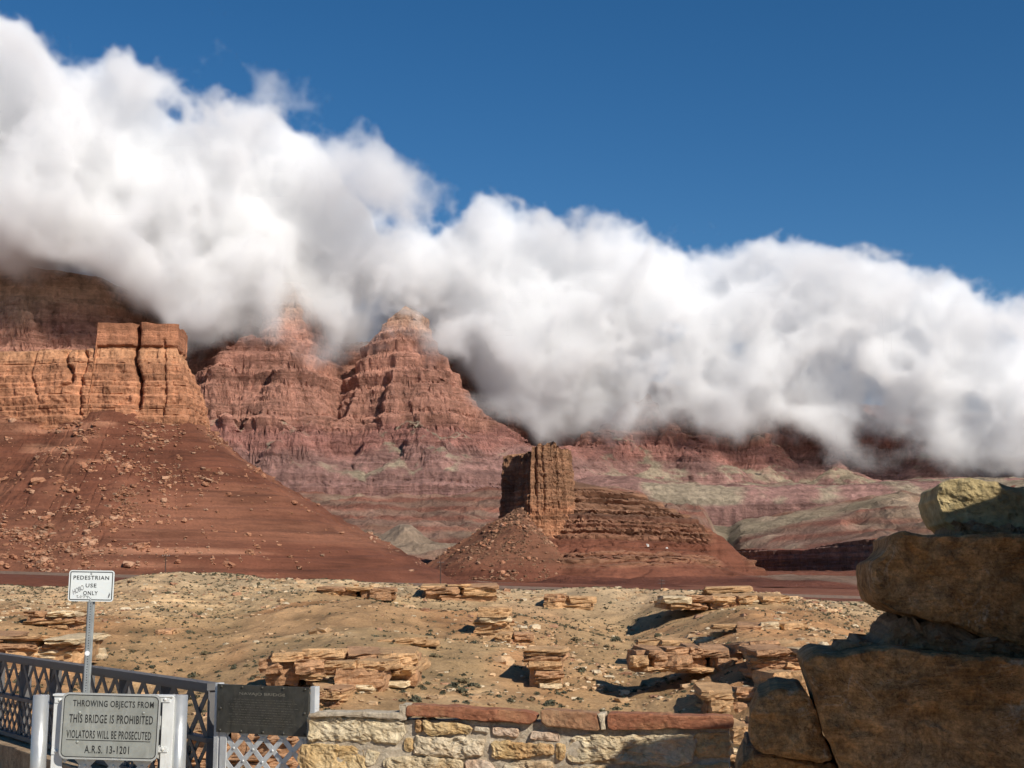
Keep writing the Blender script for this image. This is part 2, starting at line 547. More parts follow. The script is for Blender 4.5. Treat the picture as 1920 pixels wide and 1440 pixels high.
# the line of far cliffs, its heads in the cloud
SX = 2.9
xs = np.arange(-1560, 1450, SX)
ys = np.arange(3060, 4020, SX)
X, Y = np.meshgrid(xs, ys)
sh = X.shape
warp = 24 * fbm(sh, (44, 44), 2, 0.5, 61) + 15 * fbm(sh, (17, 30), 2, 0.5, 71, ridged=True) + 2.6 * fbm(sh, (6, 11), 3, 0.6, 81, ridged=True)
base = ground_z(X, Y) + 7 * fbm(sh, (90, 60), 4, 0.5, 91) - 70 * sstep(3230, 3060, Y)
RIDGES = [[(370, 800, 3350), (480, 785, 3300), (600, 800, 3330), (720, 775, 3285), (850, 795, 3320), (980, 828, 3400), (1100, 840, 3520)],
          [(420, 700, 3400), (560, 672, 3390), (640, 720, 3420), (720, 650, 3375), (820, 685, 3390), (890, 755, 3400), (960, 800, 3430)],
          [(560, 590, 3560), (640, 640, 3560), (700, 640, 3540), (770, 600, 3560)],
          [(655, 760, 3330), (690, 655, 3385), (725, 600, 3400), (760, 574, 3400), (800, 610, 3410), (850, 690, 3420), (905, 770, 3430), (990, 815, 3470)],
          [(880, 830, 3300), (850, 720, 3400)], [(790, 800, 3260), (790, 690, 3340), (770, 600, 3400)],
          [(715, 790, 3270), (735, 700, 3310), (760, 574, 3400), (775, 585, 3650), (800, 600, 4000)],
          [(850, 790, 3330), (805, 670, 3400), (775, 590, 3480)],
          [(560, 760, 3290), (552, 640, 3360), (548, 540, 3470), (560, 430, 3800)],
          [(480, 740, 3330), (470, 620, 3420), (470, 500, 3600)],
          [(410, 690, 3330), (425, 600, 3430), (430, 480, 3700)],
          [(-200, 480, 3380), (60, 500, 3350), (185, 520, 3380), (330, 560, 3620), (430, 500, 3800)],
          [(770, 590, 3600), (860, 640, 3640), (1000, 680, 3680), (1330, 730, 3740), (1500, 730, 3800), (1735, 815, 3850), (1800, 880, 3900)],
          [(950, 800, 3480), (960, 720, 3640)], [(1320, 800, 3610), (1330, 740, 3740)], [(1180, 815, 3640), (1190, 720, 3740)],
          [(1420, 810, 3650), (1430, 740, 3780)], [(1560, 830, 3680), (1570, 760, 3800)], [(1730, 850, 3720), (1735, 815, 3850)],
          [(1250, 730, 3900), (1900, 780, 4000)]]
KC = 1.75
raw = np.full(sh, -1e3)
for R in RIDGES:
    pts = [at(*q) for q in R]
    for p, q in zip(pts[:-1], pts[1:]):
        dx, dy = q.x - p.x, q.y - p.y
        L2 = dx * dx + dy * dy
        s = np.clip(((X - p.x) * dx + (Y - p.y) * dy) / L2, 0, 1)
        dist = np.hypot(X - p.x - s * dx, Y - p.y - s * dy)
        dist = np.maximum(0, dist + warp * np.clip(dist / 70, 0.12, 1))
        raw = np.maximum(raw, p.z + s * (q.z - p.z) - KC * dist)
zt = base + np.interp(X / Y * F + 960, [300, 700, 1000, 1300, 1900], [55, 75, 75, 45, 55]) + 10 * fbm(sh, (30, 40), 3, 0.5, 95)
cl = raw > zt
H = np.where(cl, raw, zt - (zt - raw) * (0.55 / KC))
H = np.maximum(H, base) - 150 * sstep(3150, 3062, Y)
gy, gx = np.gradient(H, SX)
g = np.hypot(gx, gy) + 1e-6
steep = sstep(0.9, 1.5, g)
dl, lay = strata_shift(H + 5 * fbm(sh, (60, 60), 2, 0.5, 97), 150, 1200, KC, 5, 8, 46)
nxh, nyh = -gx / g, -gy / g
dsp = (dl * 0.85 + 1.6 * fbm(sh, (5, 5), 2, 0.6, 98)) * steep
V = np.dstack([X + nxh * dsp, Y + nyh * dsp, H + 1.0 * fbm(sh, (4, 4), 2, 0.5, 99) * (1 - steep)])
rng = np.random.default_rng(8)
lt = rng.uniform(0.83, 1.14, 400)[lay][..., None]
hz = H + 14 * fbm(sh, (50, 50), 3, 0.5, 101)
low, mid, top, capc = np.array([0.255, 0.14, 0.115]), np.array([0.30, 0.14, 0.11]), np.array([0.375, 0.185, 0.13]), np.array([0.45, 0.29, 0.20])
w1, w2, w3 = sstep(300, 335, hz)[..., None], sstep(365, 400, hz)[..., None], sstep(600, 690, hz)[..., None]
C = low * (1 - w1) + mid * w1
C = C * (1 - w2) + top * w2
C = C * (1 - w3) + capc * w3
grn = np.array([0.285, 0.225, 0.155])
ft = ((1 - steep) * sstep(-0.2, 1.0, fbm(sh, (26, 34), 4, 0.55, 103)) * (hz < 420))[..., None]
C = (C * (1 - ft) + grn * ft) * lt
tag(grid_obj('far_cliffs', V, M_FAR, C, smooth=False), kind='structure')

# ------------------------------------------------------------------ buttes
def smooth_curve(P, step, it=3):
    P = np.array(P, float)
    for _ in range(it):
        Q = np.empty((len(P) * 2 - 2, 2))
        Q[0::2] = 0.75 * P[:-1] + 0.25 * P[1:]
        Q[1::2] = 0.25 * P[:-1] + 0.75 * P[1:]
        P = np.vstack([P[:1], Q, P[-1:]])
    s = np.r_[0, np.cumsum(np.hypot(*np.diff(P, axis=0).T))]
    u = np.arange(0, s[-1], step)
    P = np.stack([np.interp(u, s, P[:, 0]), np.interp(u, s, P[:, 1])], 1)
    T = np.gradient(P, axis=0)
    k = 7
    T = np.stack([np.convolve(np.pad(T[:, i], k, 'edge'), np.ones(2 * k + 1) / (2 * k + 1), 'valid') for i in (0, 1)], 1)
    T /= np.hypot(T[:, 0], T[:, 1])[:, None]
    return u, P, np.stack([T[:, 1], -T[:, 0]], 1)


def blocky(u, lay, size, seed):
    """a step in or out for each joint block of a bed"""
    L = size * (0.6 + 0.9 * hsh(lay, lay * 0, lay * 0, seed))
    return hsh(np.floor(u / L + 7.3 * lay), lay, lay * 0, seed + 1) * 2 - 1


rubble_src = {}
# --- the great butte on the left: cliff and talus apron
root = empty('butte', (-300, 930, 0))
tag(root, 'large orange sandstone butte with square cap above a red talus slope on the left', 'butte')
KX = 930 / F
OUT = [(-760, 1080), (-620, 1000), (-520, 958), (-430, 938), (-343, 930), (-290, 924), (-240, 924), (-222, 926), (-213, 936), (-211, 955), (-211, 985), (-235, 1060), (-310, 1150), (-450, 1230)]
u, P, N = smooth_curve(OUT, 0.9, 2)
pxu = P[:, 0] / P[:, 1] * F + 960
zb = 88.0
side = np.where(P[:, 1] > 960, 1.0, 0.0)
Htop = np.where((pxu > 158) | (side > 0) & (P[:, 0] > -300), 178.3, 161.5)
Htop = Htop + 0.9 * vn(u / 9, 0, 0, 3) + 1.6 * vn(u / 40, 0, 0, 4) * (Htop < 170)
m = 128
f = np.linspace(0, 1, m)[:, None]
Zc = zb + f * (Htop[None, :] - zb)
U = np.broadcast_to(u[None, :], Zc.shape)
off = np.interp(Zc, [88, 106, 126, 140, 152, 161.5, 163.5, 179], [2.5, 0, -2, -4.5, -8.5, -12.5, -10.6, -11.2])
zz = Zc + 1.2 * vn(U / 45, 0, 0, 12)
dl, lay = strata_shift(zz, 80, 190, 2.2, 21, 2.2, 7.5)
off += dl * 0.75 + 0.75 * blocky(U, lay, 9, 5) + 1.5 * vfbm(U / 22, Zc / 60, 0, 3, 0.5, 6) + 0.7 * vfbm(U / 4, Zc / 5, 0, 3, 0.6, 7)
cap = Zc > 162.5
off -= (4 + 6 * sstep(112, 160, Zc)) * np.clip(N[None, :, 0], 0, 1)
off = np.where(cap, off * 0.25 - 8.2 - 8 * np.clip(N[None, :, 0], 0, 1) + 0.5 * blocky(U, lay * 0 + 3, 12, 9), off)


def crack(pxc, wid, dep, z0, z1, wob, seed):
    uc = np.interp(pxc, pxu[P[:, 1] < 950], u[P[:, 1] < 950])
    c = uc + wob * vfbm(0, 0, Zc / 14, 3, 0.5, seed) + (178 - Zc) * 0.08
    k = np.exp(-np.abs((U - c) / wid) ** 1.6) * sstep(z0, z0 + 10, Zc) * (1 - sstep(z1 - 2, z1 + 2, Zc))
    return dep * k


off -= crack(235, 1.7, 10, 112, 190, 2.2, 31) + crack(98, 2.0, 5, 125, 175, 4, 33) + crack(128, 1.2, 4, 108, 160, 3, 35) + crack(288, 0.9, 3, 108, 166, 1.5, 37) + crack(40, 1.0, 3, 120, 165, 3, 39)
V = np.dstack([P[None, :, 0] + N[None, :, 0] * off, P[None, :, 1] + N[None, :, 1] * off, Zc])
# the flat top runs back from the rim
Tp = np.stack([np.dstack([P[None, :, 0] + N[None, :, 0] * (off[-1] - b), P[None, :, 1] + N[None, :, 1] * (off[-1] - b), (Htop + 0.4 * vn(u / 6, b, 0, 8) + b * 0.02)[None]])[0] for b in (3, 9, 20, 45)])
V = np.concatenate([V, Tp])
Zall = V[..., 2]
layc = np.concatenate([lay, np.repeat(lay[-1:], 4, 0)])
tone = np.random.default_rng(4).uniform(0.8, 1.15, 200)[layc][..., None]
or_, ca_ = np.array([0.42, 0.195, 0.105]), np.array([0.37, 0.165, 0.09])
wc = sstep(160, 163, Zall)[..., None]
wy = (sstep(145, 158, Zall) * (1 - wc[..., 0]))[..., None]
C = or_ * (1 - wc) + ca_ * wc
C = (C * (1 - 0.3 * wy) + np.array([0.45, 0.27, 0.14]) * 0.3 * wy) * tone
grid_obj('cliff', V, M_CLIFF, C, root)
# talus
m = 120
e = np.linspace(0, 1, m)[:, None] ** 0.9
ztop = 108 + 12 * np.exp(-((pxu - 195) / 70) ** 2) + 3 * sstep(270, 340, pxu) + 9 * sstep(120, 20, pxu) + 1.5 * vn(u / 12, 1, 0, 51)
ztoe = -0.03 * (P[:, 0] + N[:, 0] * 175) - 4
To = e * 185 - 6
Zt = ztop[None, :] - (ztop - ztoe)[None, :] * np.interp(e, [0, 0.15, 0.6, 1], [0, 0.19, 0.66, 1])
Un = np.broadcast_to(u[None, :], Zt.shape)
fan = 1 + 0.0 * Un
gul = vfbm(Un / 26, To / 160, 0, 3, 0.55, 53) * np.interp(e, [0, 0.1, 0.5, 1], [0, 1.6, 4.6, 1.6])
rill = np.abs(vfbm(Un / 9, To / 120, 2.0, 3, 0.55, 68))
gul -= 1.3 * sstep(0.16, 0.0, rill) * np.interp(e, [0, 0.15, 0.6, 1], [0, 1, 1, 0.4])
ledge, tl = strata_shift(Zt + 1.5 * vn(Un / 60, 0, 0, 57), 0, 140, 0.62, 55, 3, 9)
Zt = Zt + gul + 0.5 * vfbm(Un / 6, To / 6, 0, 3, 0.6, 59)
To2 = To + ledge * 0.35
VT = np.dstack([P[None, :, 0] + N[None, :, 0] * To2, P[None, :, 1] + N[None, :, 1] * To2, Zt])
red1, red2, org = np.array([0.135, 0.050, 0.029]), np.array([0.20, 0.083, 0.048]), np.array([0.36, 0.17, 0.1])
w = sstep(-0.5, 0.9, vfbm(Un / 30, To / 40, 0, 4, 0.55, 63))[..., None]
C = red1 * (1 - w) + red2 * w
bandm = (sstep(0.45, 0.7, vn(Un / 40, Zt / 2.6, 0, 65)) * sstep(0.1, 0.5, vn(Un / 55, Zt / 18, 3, 66)))[..., None]
C = C * (1 - 0.75 * bandm) + org * 0.75 * bandm
upl = (sstep(100, 112, Zt) * sstep(160, 60, np.broadcast_to(pxu[None, :], Zt.shape)) * sstep(0.0, 0.3, np.sin(Zt * 1.5)))[..., None]
C = C * (1 - 0.8 * upl) + org * 0.9 * 0.8 * upl
grid_obj('talus_slope', VT, M_TALUS, C, root, smooth=False)
rubble_src['left'] = (VT, pxu)
root_left = root

# --- the smaller butte in the middle: tower, shoulder and cone of debris
root = empty('butte', (20, 1350, 0))
tag(root, 'dark brown sandstone butte with a tall tower and stepped shoulder in the middle distance', 'butte')
DB = 1350
RX = np.arange(-150, 420, 1.3)
RY = np.arange(1120, 1520, 1.3)
X, Y = np.meshgrid(RX, RY)
sh = X.shape
wp = 6 * fbm(sh, (34, 34), 2, 0.5, 111) + 2.2 * fbm(sh, (12, 12), 3, 0.55, 115, ridged=True)


def ridge_h(R, k, wamp, right=1.0):
    out = np.full(sh, -1e3)
    pts = [at(*q) for q in R]
    for p, q in zip(pts[:-1], pts[1:]):
        dx, dy = q.x - p.x, q.y - p.y
        s = np.clip(((X - p.x) * dx + (Y - p.y) * dy) / (dx * dx + dy * dy), 0, 1)
        ex = X - p.x - s * dx
        dist = np.hypot(np.where(ex > 0, ex * right, ex), Y - p.y - s * dy)
        dist = np.maximum(0, dist + wamp * wp * np.clip(dist / 30, 0.1, 1))
        out = np.maximum(out, p.z + s * (q.z - p.z) - k(dist))
    return out


prof = lambda d: np.interp(d, [0, 8, 30, 62, 110, 400], [0, 4, 25, 54, 78, 190])
shoulder = ridge_h([(1040, 902, 1388), (1075, 902, 1390), (1115, 910, 1396), (1200, 926, 1405), (1235, 943, 1405), (1290, 966, 1405), (1345, 1002, 1400), (1395, 1044, 1395), (1440, 1082, 1390)], prof, 1.0)
cone = ridge_h([(976, 950, 1330), (982, 962, 1316)], lambda d: 0.62 * d - 1.0 * np.clip(d / 20, 0, 1), 0.3, 1.7)
cone2 = ridge_h([(1150, 1072, 1275), (1190, 1084, 1265)], lambda d: 0.35 * d, 0.5)
gz = ground_z(X, Y) - 1.0
Hh = np.maximum(np.maximum(shoulder, cone), np.maximum(cone2, gz - 0.5))
Hh = np.maximum(Hh, gz - 3 + 0 * X)
gy, gx = np.gradient(Hh, 1.3)
g = np.hypot(gx, gy) + 1e-6
dl, lay = strata_shift(Hh + 1.8 * fbm(sh, (60, 60), 2, 0.5, 121), -10, 150, 0.80, 23, 3, 9)
bhard, bt = BEDS['hard'], BEDS['t']
iscone = (np.maximum(cone, cone2) >= shoulder - 0.5)
hard = sstep(12, 20, Hh) * (1 - sstep(90, 98, Hh)) * (~iscone) * sstep(0.25, 0.45, g) * sstep(-0.9, 0.0, 0.4 + fbm(sh, (40, 40), 2, 0.5, 127))
dsp = dl * hard * 1.3
V = np.dstack([X - gx / g * dsp, Y - gy / g * dsp, Hh + 0.35 * fbm(sh, (5, 5), 3, 0.6, 123)])
rb, db, ob_ = np.array([0.16, 0.06, 0.035]), np.array([0.13, 0.07, 0.045]), np.array([0.27, 0.14, 0.082])
tone = np.random.default_rng(14).uniform(0.0, 1.0, 100)[lay]
w = (hard * sstep(0.55, 0.8, bhard) * (0.35 + 0.65 * (bt > 0.25)))[..., None]
C = rb * (1 - sstep(55, 70, Hh)[..., None]) + db * sstep(55, 70, Hh)[..., None]
C = C * (1 - 0.85 * w) + ob_ * 0.85 * w
wcn = (iscone * sstep(8, 25, cone))[..., None]
C = C * (1 - 0.5 * wcn) + np.array([0.20, 0.098, 0.056]) * 0.5 * wcn
grid_obj('shoulder_slope', V, M_TALUS, C, root, smooth=False)
rubble_src['cone'] = (V, iscone & (cone > cone2) & (cone > gz + 2))
# tower
OUT = [(4, 1400), (-10, 1390), (-9, 1376), (13, 1330), (20, 1324), (38, 1331), (54, 1343), (57, 1358), (54, 1400), (30, 1415), (4, 1400)]
u, P, N = smooth_curve(OUT, 0.55, 1)
ang = P[:, 0]
Htop = np.interp(P[:, 0], [-12, 4, 18, 26, 40, 50, 58, 64], [122, 125, 128, 131, 134, 131.5, 127, 121]) + 2.0 * (hsh(np.floor(u / 4.0), u * 0, u * 0, 61) - 0.5) * 3.0 + 1.0 * vn(u / 1.5, 0, 0, 62)
m = 130
zb = 38.0
f = np.linspace(0, 1, m)[:, None]
Zc = zb + f * (Htop[None] - zb)
U = np.broadcast_to(u[None], Zc.shape)
off = np.interp(Zc, [38, 58, 72, 82, 100, 118, 134], [5, 3.6, 3.0, 2.2, 1.2, 0.0, -1.6])
dl, lay = strata_shift(Zc + 0.8 * vn(U / 30, 0, 0, 71), 30, 150, 2.6, 33, 1.8, 6.5)
off += dl * 0.55 + 0.9 * blocky(U, lay, 6, 15) + 0.9 * blocky(U, lay * 0 + 2, 9, 19) + 2.6 * vfbm(U / 10, Zc / 110, 0, 3, 0.6, 73) + 0.7 * vfbm(U / 2.6, Zc / 3.5, 0, 3, 0.6, 75)


def crack2(x0, wid, dep, seed, z0=60):
    fr = (P[:, 1] < 1368)
    uc = np.interp(x0, P[fr, 0], u[fr])
    c = uc + 1.4 * vfbm(0, 0, Zc / 10, 3, 0.5, seed)
    return dep * np.exp(-np.abs((U - c) / wid) ** 1.6) * sstep(z0, z0 + 8, Zc)


off -= crack2(50, 1.2, 6, 81) + crack2(30, 0.9, 3, 83) + crack2(10, 1.3, 5, 85, 70) + crack2(1, 1.2, 4, 87, 75) + crack2(42, 0.7, 4, 89, 66) + crack2(23, 0.7, 4, 90, 80)
V = np.dstack([P[None, :, 0] + N[None, :, 0] * off, P[None, :, 1] + N[None, :, 1] * off, Zc])
cen = np.array([26.0, 1370.0])
Tp = np.stack([np.dstack([(V[-1, :, 0] * (1 - b) + cen[0] * b)[None], (V[-1, :, 1] * (1 - b) + cen[1] * b)[None], (V[-1, :, 2] * (1 - b) + 129 * b + 0.3)[None]])[0] for b in (0.2, 0.5, 0.8, 0.98)])
V = np.concatenate([V, Tp])
layc = np.concatenate([lay, np.repeat(lay[-1:], 4, 0)])
tone = np.random.default_rng(24).uniform(0.75, 1.2, 200)[layc][..., None]
wl = sstep(84, 70, V[..., 2])[..., None]
C = (np.array([0.27, 0.14, 0.078]) * (1 - wl) + np.array([0.33, 0.155, 0.082]) * wl) * tone
wt_ = sstep(118, 126, V[..., 2])[..., None]
C = C * (1 - 0.4 * wt_) + np.array([0.22, 0.12, 0.065]) * 0.4 * wt_
grid_obj('tower', V, M_TOWER, C, root)
# small buttress in front of the dark side
u2 = np.linspace(0, 2 * math.pi, 70)[None]
f = np.linspace(0, 1, 60)[:, None]
z2 = 45 + f * 45
r2 = np.interp(z2, [45, 62, 70, 76, 82, 90], [11, 8.5, 6.0, 3.0, 1.8, 0.8]) * (1 + 0.16 * vfbm(u2 * 2, z2 / 4, 0, 3, 0.55, 91))
dl, lay = strata_shift(z2 + 0 * u2, 30, 150, 2.6, 33, 1.8, 6.5)
r2 = np.maximum(0.2, r2 + dl * 0.4)
c2 = at(987, 980, 1336)
V = np.dstack([c2.x + np.cos(u2) * r2, c2.y + np.sin(u2) * r2, z2 + 0 * u2])
grid_obj('buttress', V, M_TOWER, np.full(V.shape, 1.0) * np.array([0.36, 0.165, 0.085]), root)

# --- the low scarp in shadow on the right and the red mesa on it
root = empty('scarp', (400, 2200, 0))
tag(root, 'low dark cliff in shadow under a red tableland on the right', 'cliff')
a, b_, c_, d_ = at(1362, 1062, 2760), at(1385, 1062, 2620), at(1500, 1062, 2380), at(1640, 1064, 2150)
e_ = at(1860, 1066, 1960)
u, P, N = smooth_curve([(a.x, a.y), (b_.x, b_.y), (c_.x, c_.y), (d_.x, d_.y), (e_.x, e_.y)], 2.5, 3)
pxu = P[:, 0] / P[:, 1] * F + 960
top = np.array([at(p, q, dd).z for p, q, dd in zip(pxu, np.interp(pxu, [1330, 1390, 1500, 1530, 1600, 1700, 1900], [1040, 1030, 1032, 1026, 1014, 1006, 1004]), P[:, 1])])
bot = np.full(len(u), 3.0)
f = np.linspace(0, 1, 50)[:, None]
Zc = bot[None] + f * (top - bot)[None]
U = np.broadcast_to(u[None], Zc.shape)
dl, lay = strata_shift(Zc, -20, 150, 2.2, 43, 4, 11)
off = (1 - f) * 10 + dl * 1.2 + 3.5 * vfbm(U / 16, Zc / 70, 0, 4, 0.6, 95) + 1.5 * blocky(U, lay, 10, 25)
V = np.dstack([P[None, :, 0] + N[None, :, 0] * off, P[None, :, 1] + N[None, :, 1] * off, Zc])
C = np.full(V.shape, 1.0) * np.array([0.22, 0.125, 0.095]) * np.random.default_rng(5).uniform(0.75, 1.2, 100)[lay][..., None]
grid_obj('cliff', V, M_TOWER, C, root)
bk = np.array([0, 12, 40, 90, 160, 240])[:, None]
zt2 = top[None] + np.interp(bk, [0, 40, 90, 160, 240], [0, 3, 2, -10, -45]) + 1.2 * vfbm(u[None] / 20, bk / 20, 0, 3, 0.5, 97)
V = np.dstack([P[None, :, 0] + N[None, :, 0] * (off[-1:] - bk), P[None, :, 1] + N[None, :, 1] * (off[-1:] - bk), zt2])
grid_obj('tableland', V, M_TALUS, np.full(V.shape, 1.0) * np.array([0.22, 0.08, 0.052]), root)

# ------------------------------------------------------------------ the tan rim across the canyon
TS = 0.65
xs = np.arange(-215, 215, TS)
ys = np.arange(92, 440, TS)
X, Y = np.meshgrid(xs, ys)
sh = X.shape
CREST = [(-400, 1100), (-100, 1096), (0, 1094), (120, 1103), (200, 1098), (270, 1080), (340, 1073), (420, 1080), (600, 1090), (720, 1100), (800, 1108), (930, 1106), (1000, 1110), (1120, 1101), (1180, 1110), (1330, 1113), (1400, 1112), (1470, 1119), (1600, 1128), (1750, 1135), (2300, 1150)]
zc = interp_px(CREST, 330)(X / np.maximum(Y, 200) * 330)
tt = np.clip((Y - 130) / 200.0, 0, 1)
S = tt ** 0.80
Z = zc * S + (-17.5) * (1 - S)
Z = np.where(Y < 130, -17.5 - (130 - Y) * 1.2, Z)
Z = np.where(Y > 330, zc - 0.02 * (Y - 330) - 3.0 * sstep(345, 440, Y), Z)


def carve(pts, depth, width):
    out = np.zeros(sh)
    for (x0, y0), (x1, y1) in zip(pts[:-1], pts[1:]):
        dx, dy = x1 - x0, y1 - y0
        s = np.clip(((X - x0) * dx + (Y - y0) * dy) / (dx * dx + dy * dy), 0, 1)
        out = np.maximum(out, np.exp(-(np.hypot(X - x0 - s * dx, Y - y0 - s * dy) / width) ** 2))
    return depth * out


wob = fbm(sh, (45, 45), 2, 0.5, 203)
gul = carve([(-66, 322), (-58, 260), (-52, 210), (-40, 165), (-34, 120)], 4.0, 13) + carve([(22, 315), (18, 240), (15, 190), (20, 150), (24, 110)], 3.6, 12) \
    + carve([(82, 330), (70, 250), (58, 190), (40, 140)], 2.5, 11) + carve([(-125, 320), (-110, 240), (-85, 160)], 2.5, 12)
gul -= carve([(-35, 300), (-22, 220), (-16, 170)], 2.4, 14) + carve([(50, 310), (45, 230), (40, 180)], 2.6, 15)
Z += (-gul + 1.0 * wob) * sstep(115, 160, Y) * (1 - 0.75 * sstep(290, 330, Y))
fine = fbm(sh, (5, 5), 3, 0.6, 207)
rough = fbm(sh, (16, 16), 4, 0.55, 211)
Z += 0.26 * rough + 0.10 * fine + 0.05 * fbm(sh, (2, 2), 1, 0.5, 209)
# faint ledges where beds come out
gy, gx = np.gradient(Z, TS)
g = np.hypot(gx, gy) + 1e-6
dl, lay = strata_shift(Z + 0.25 * rough, -60, 12, 0.35, 77, 0.5, 1.4)
lm = sstep(0.3, 1.3, fbm(sh, (40, 26), 3, 0.5, 213)) * (Y < 330)
Z += -dl * 0.35 * lm * 0.3
bedc = np.random.default_rng(3).uniform(0, 1, 400)[lay]
TZ = Z
gcol = sstep(0.8, 3.2, gul)[..., None]
c1, c2, c3, c4 = np.array([0.385, 0.23, 0.112]), np.array([0.40, 0.213, 0.097]), np.array([0.345, 0.23, 0.115]), np.array([0.47, 0.335, 0.195])
w = sstep(-0.6, 0.9, fbm(sh, (38, 26), 4, 0.55, 217))[..., None]
C = c1 * (1 - w) + c2 * w
C = C * (1 - 0.6 * gcol) + c3 * 0.6 * gcol
wz = (sstep(0.1, 1.3, fbm(sh, (50, 34), 4, 0.5, 219)) * 0.8)[..., None]
C = C * (1 - wz) + c3 * wz
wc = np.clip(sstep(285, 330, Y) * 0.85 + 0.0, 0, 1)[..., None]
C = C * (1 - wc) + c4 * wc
wl = (lm * (bedc > 0.55) * 0.6)[..., None]
C = C * (1 - wl) + np.array([0.55, 0.37, 0.2]) * wl
C *= 1 + 0.10 * fine[..., None]
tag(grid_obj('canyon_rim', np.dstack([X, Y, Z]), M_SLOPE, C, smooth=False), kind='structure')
TX0, TY0 = xs[0], ys[0]


def slope_z(x, y):
    i = int(np.clip((y - TY0) / TS, 0, sh_t[0] - 1))
    j = int(np.clip((x - TX0) / TS, 0, sh_t[1] - 1))
    return float(TZ[i, j])


sh_t = sh


def hit(px, py, d0=100, d1=430):
    """where the line of sight through a pixel meets the tan slope"""
    d = np.arange(d0, d1, 0.4)
    p0, p1 = at(px, py, 1.0), at(px, py, 2.0)
    x = p0.x * d
    z = EYE.z + (p1.z - p0.z) * d
    i = np.clip(((d - TY0) / TS).astype(int), 0, sh_t[0] - 1)
    j = np.clip(((x - TX0) / TS).astype(int), 0, sh_t[1] - 1)
    k = np.nonzero(z <= TZ[i, j])[0]
    if not len(k):
        return None
    k = k[0]
    return Vector((x[k], d[k], TZ[i[k], j[k]]))


# ------------------------------------------------------------------ rocks
def rock_unit(seed, n=4, rnd=0.28, amp=0.16, freq=1.3):
    """a rough block in -1..1: a cube of n x n faces a side, rounded and broken"""
    t = np.linspace(-1, 1, n + 1)
    a, b = np.meshgrid(t, t)
    o = np.ones_like(a)
    faces = [np.dstack(q) for q in ((a, b, o), (-a, b, -o), (o, a, b), (-o, -a, b), (-a, o, b), (a, -o, b))]
    V = np.concatenate([q.reshape(-1, 3) for q in faces])
    k = (n + 1) ** 2
    Q = np.concatenate([grid_quads(n + 1, n + 1) + i * k for i in range(6)])
    key, inv = np.unique(np.round(V, 5), axis=0, return_inverse=True)
    inv = inv.ravel()
    V, Q = key, inv[Q]
    L = np.linalg.norm(V, axis=1, keepdims=True)
    V = V * (1 - rnd) + V / L * 1.25 * rnd
    d = np.stack([vfbm(V[:, 0] * freq + 5.1 * i, V[:, 1] * freq, V[:, 2] * freq, 3, 0.55, seed * 31 + i * 7) for i in range(3)], 1)
    return V + d * amp, Q


SLABS = []
for s in range(14):
    Vv, Qq = rock_unit(s + 1, 6, 0.20, 0.10, 1.9)
    SLABS.append(raw_mesh('slab_rock', Vv, Qq))
BOULD = []
for s in range(8):
    Vv, Qq = rock_unit(s + 101, 2, 0.6, 0.42, 1.2)
    BOULD.append((Vv, Qq))

rnd = random.Random(4)


def slab_copy(name, mesh, mat, loc, scale, rot, parent=None):
    key = (mesh.name, mat.name)
    if key not in slab_cache:
        m2 = mesh.copy()
        m2.materials.clear()
        m2.materials.append(mat)
        slab_cache[key] = m2
    o = bpy.data.objects.new(name, slab_cache[key])
    o.location, o.scale, o.rotation_euler = loc, scale, rot
    return link(o, parent)


slab_cache = {}


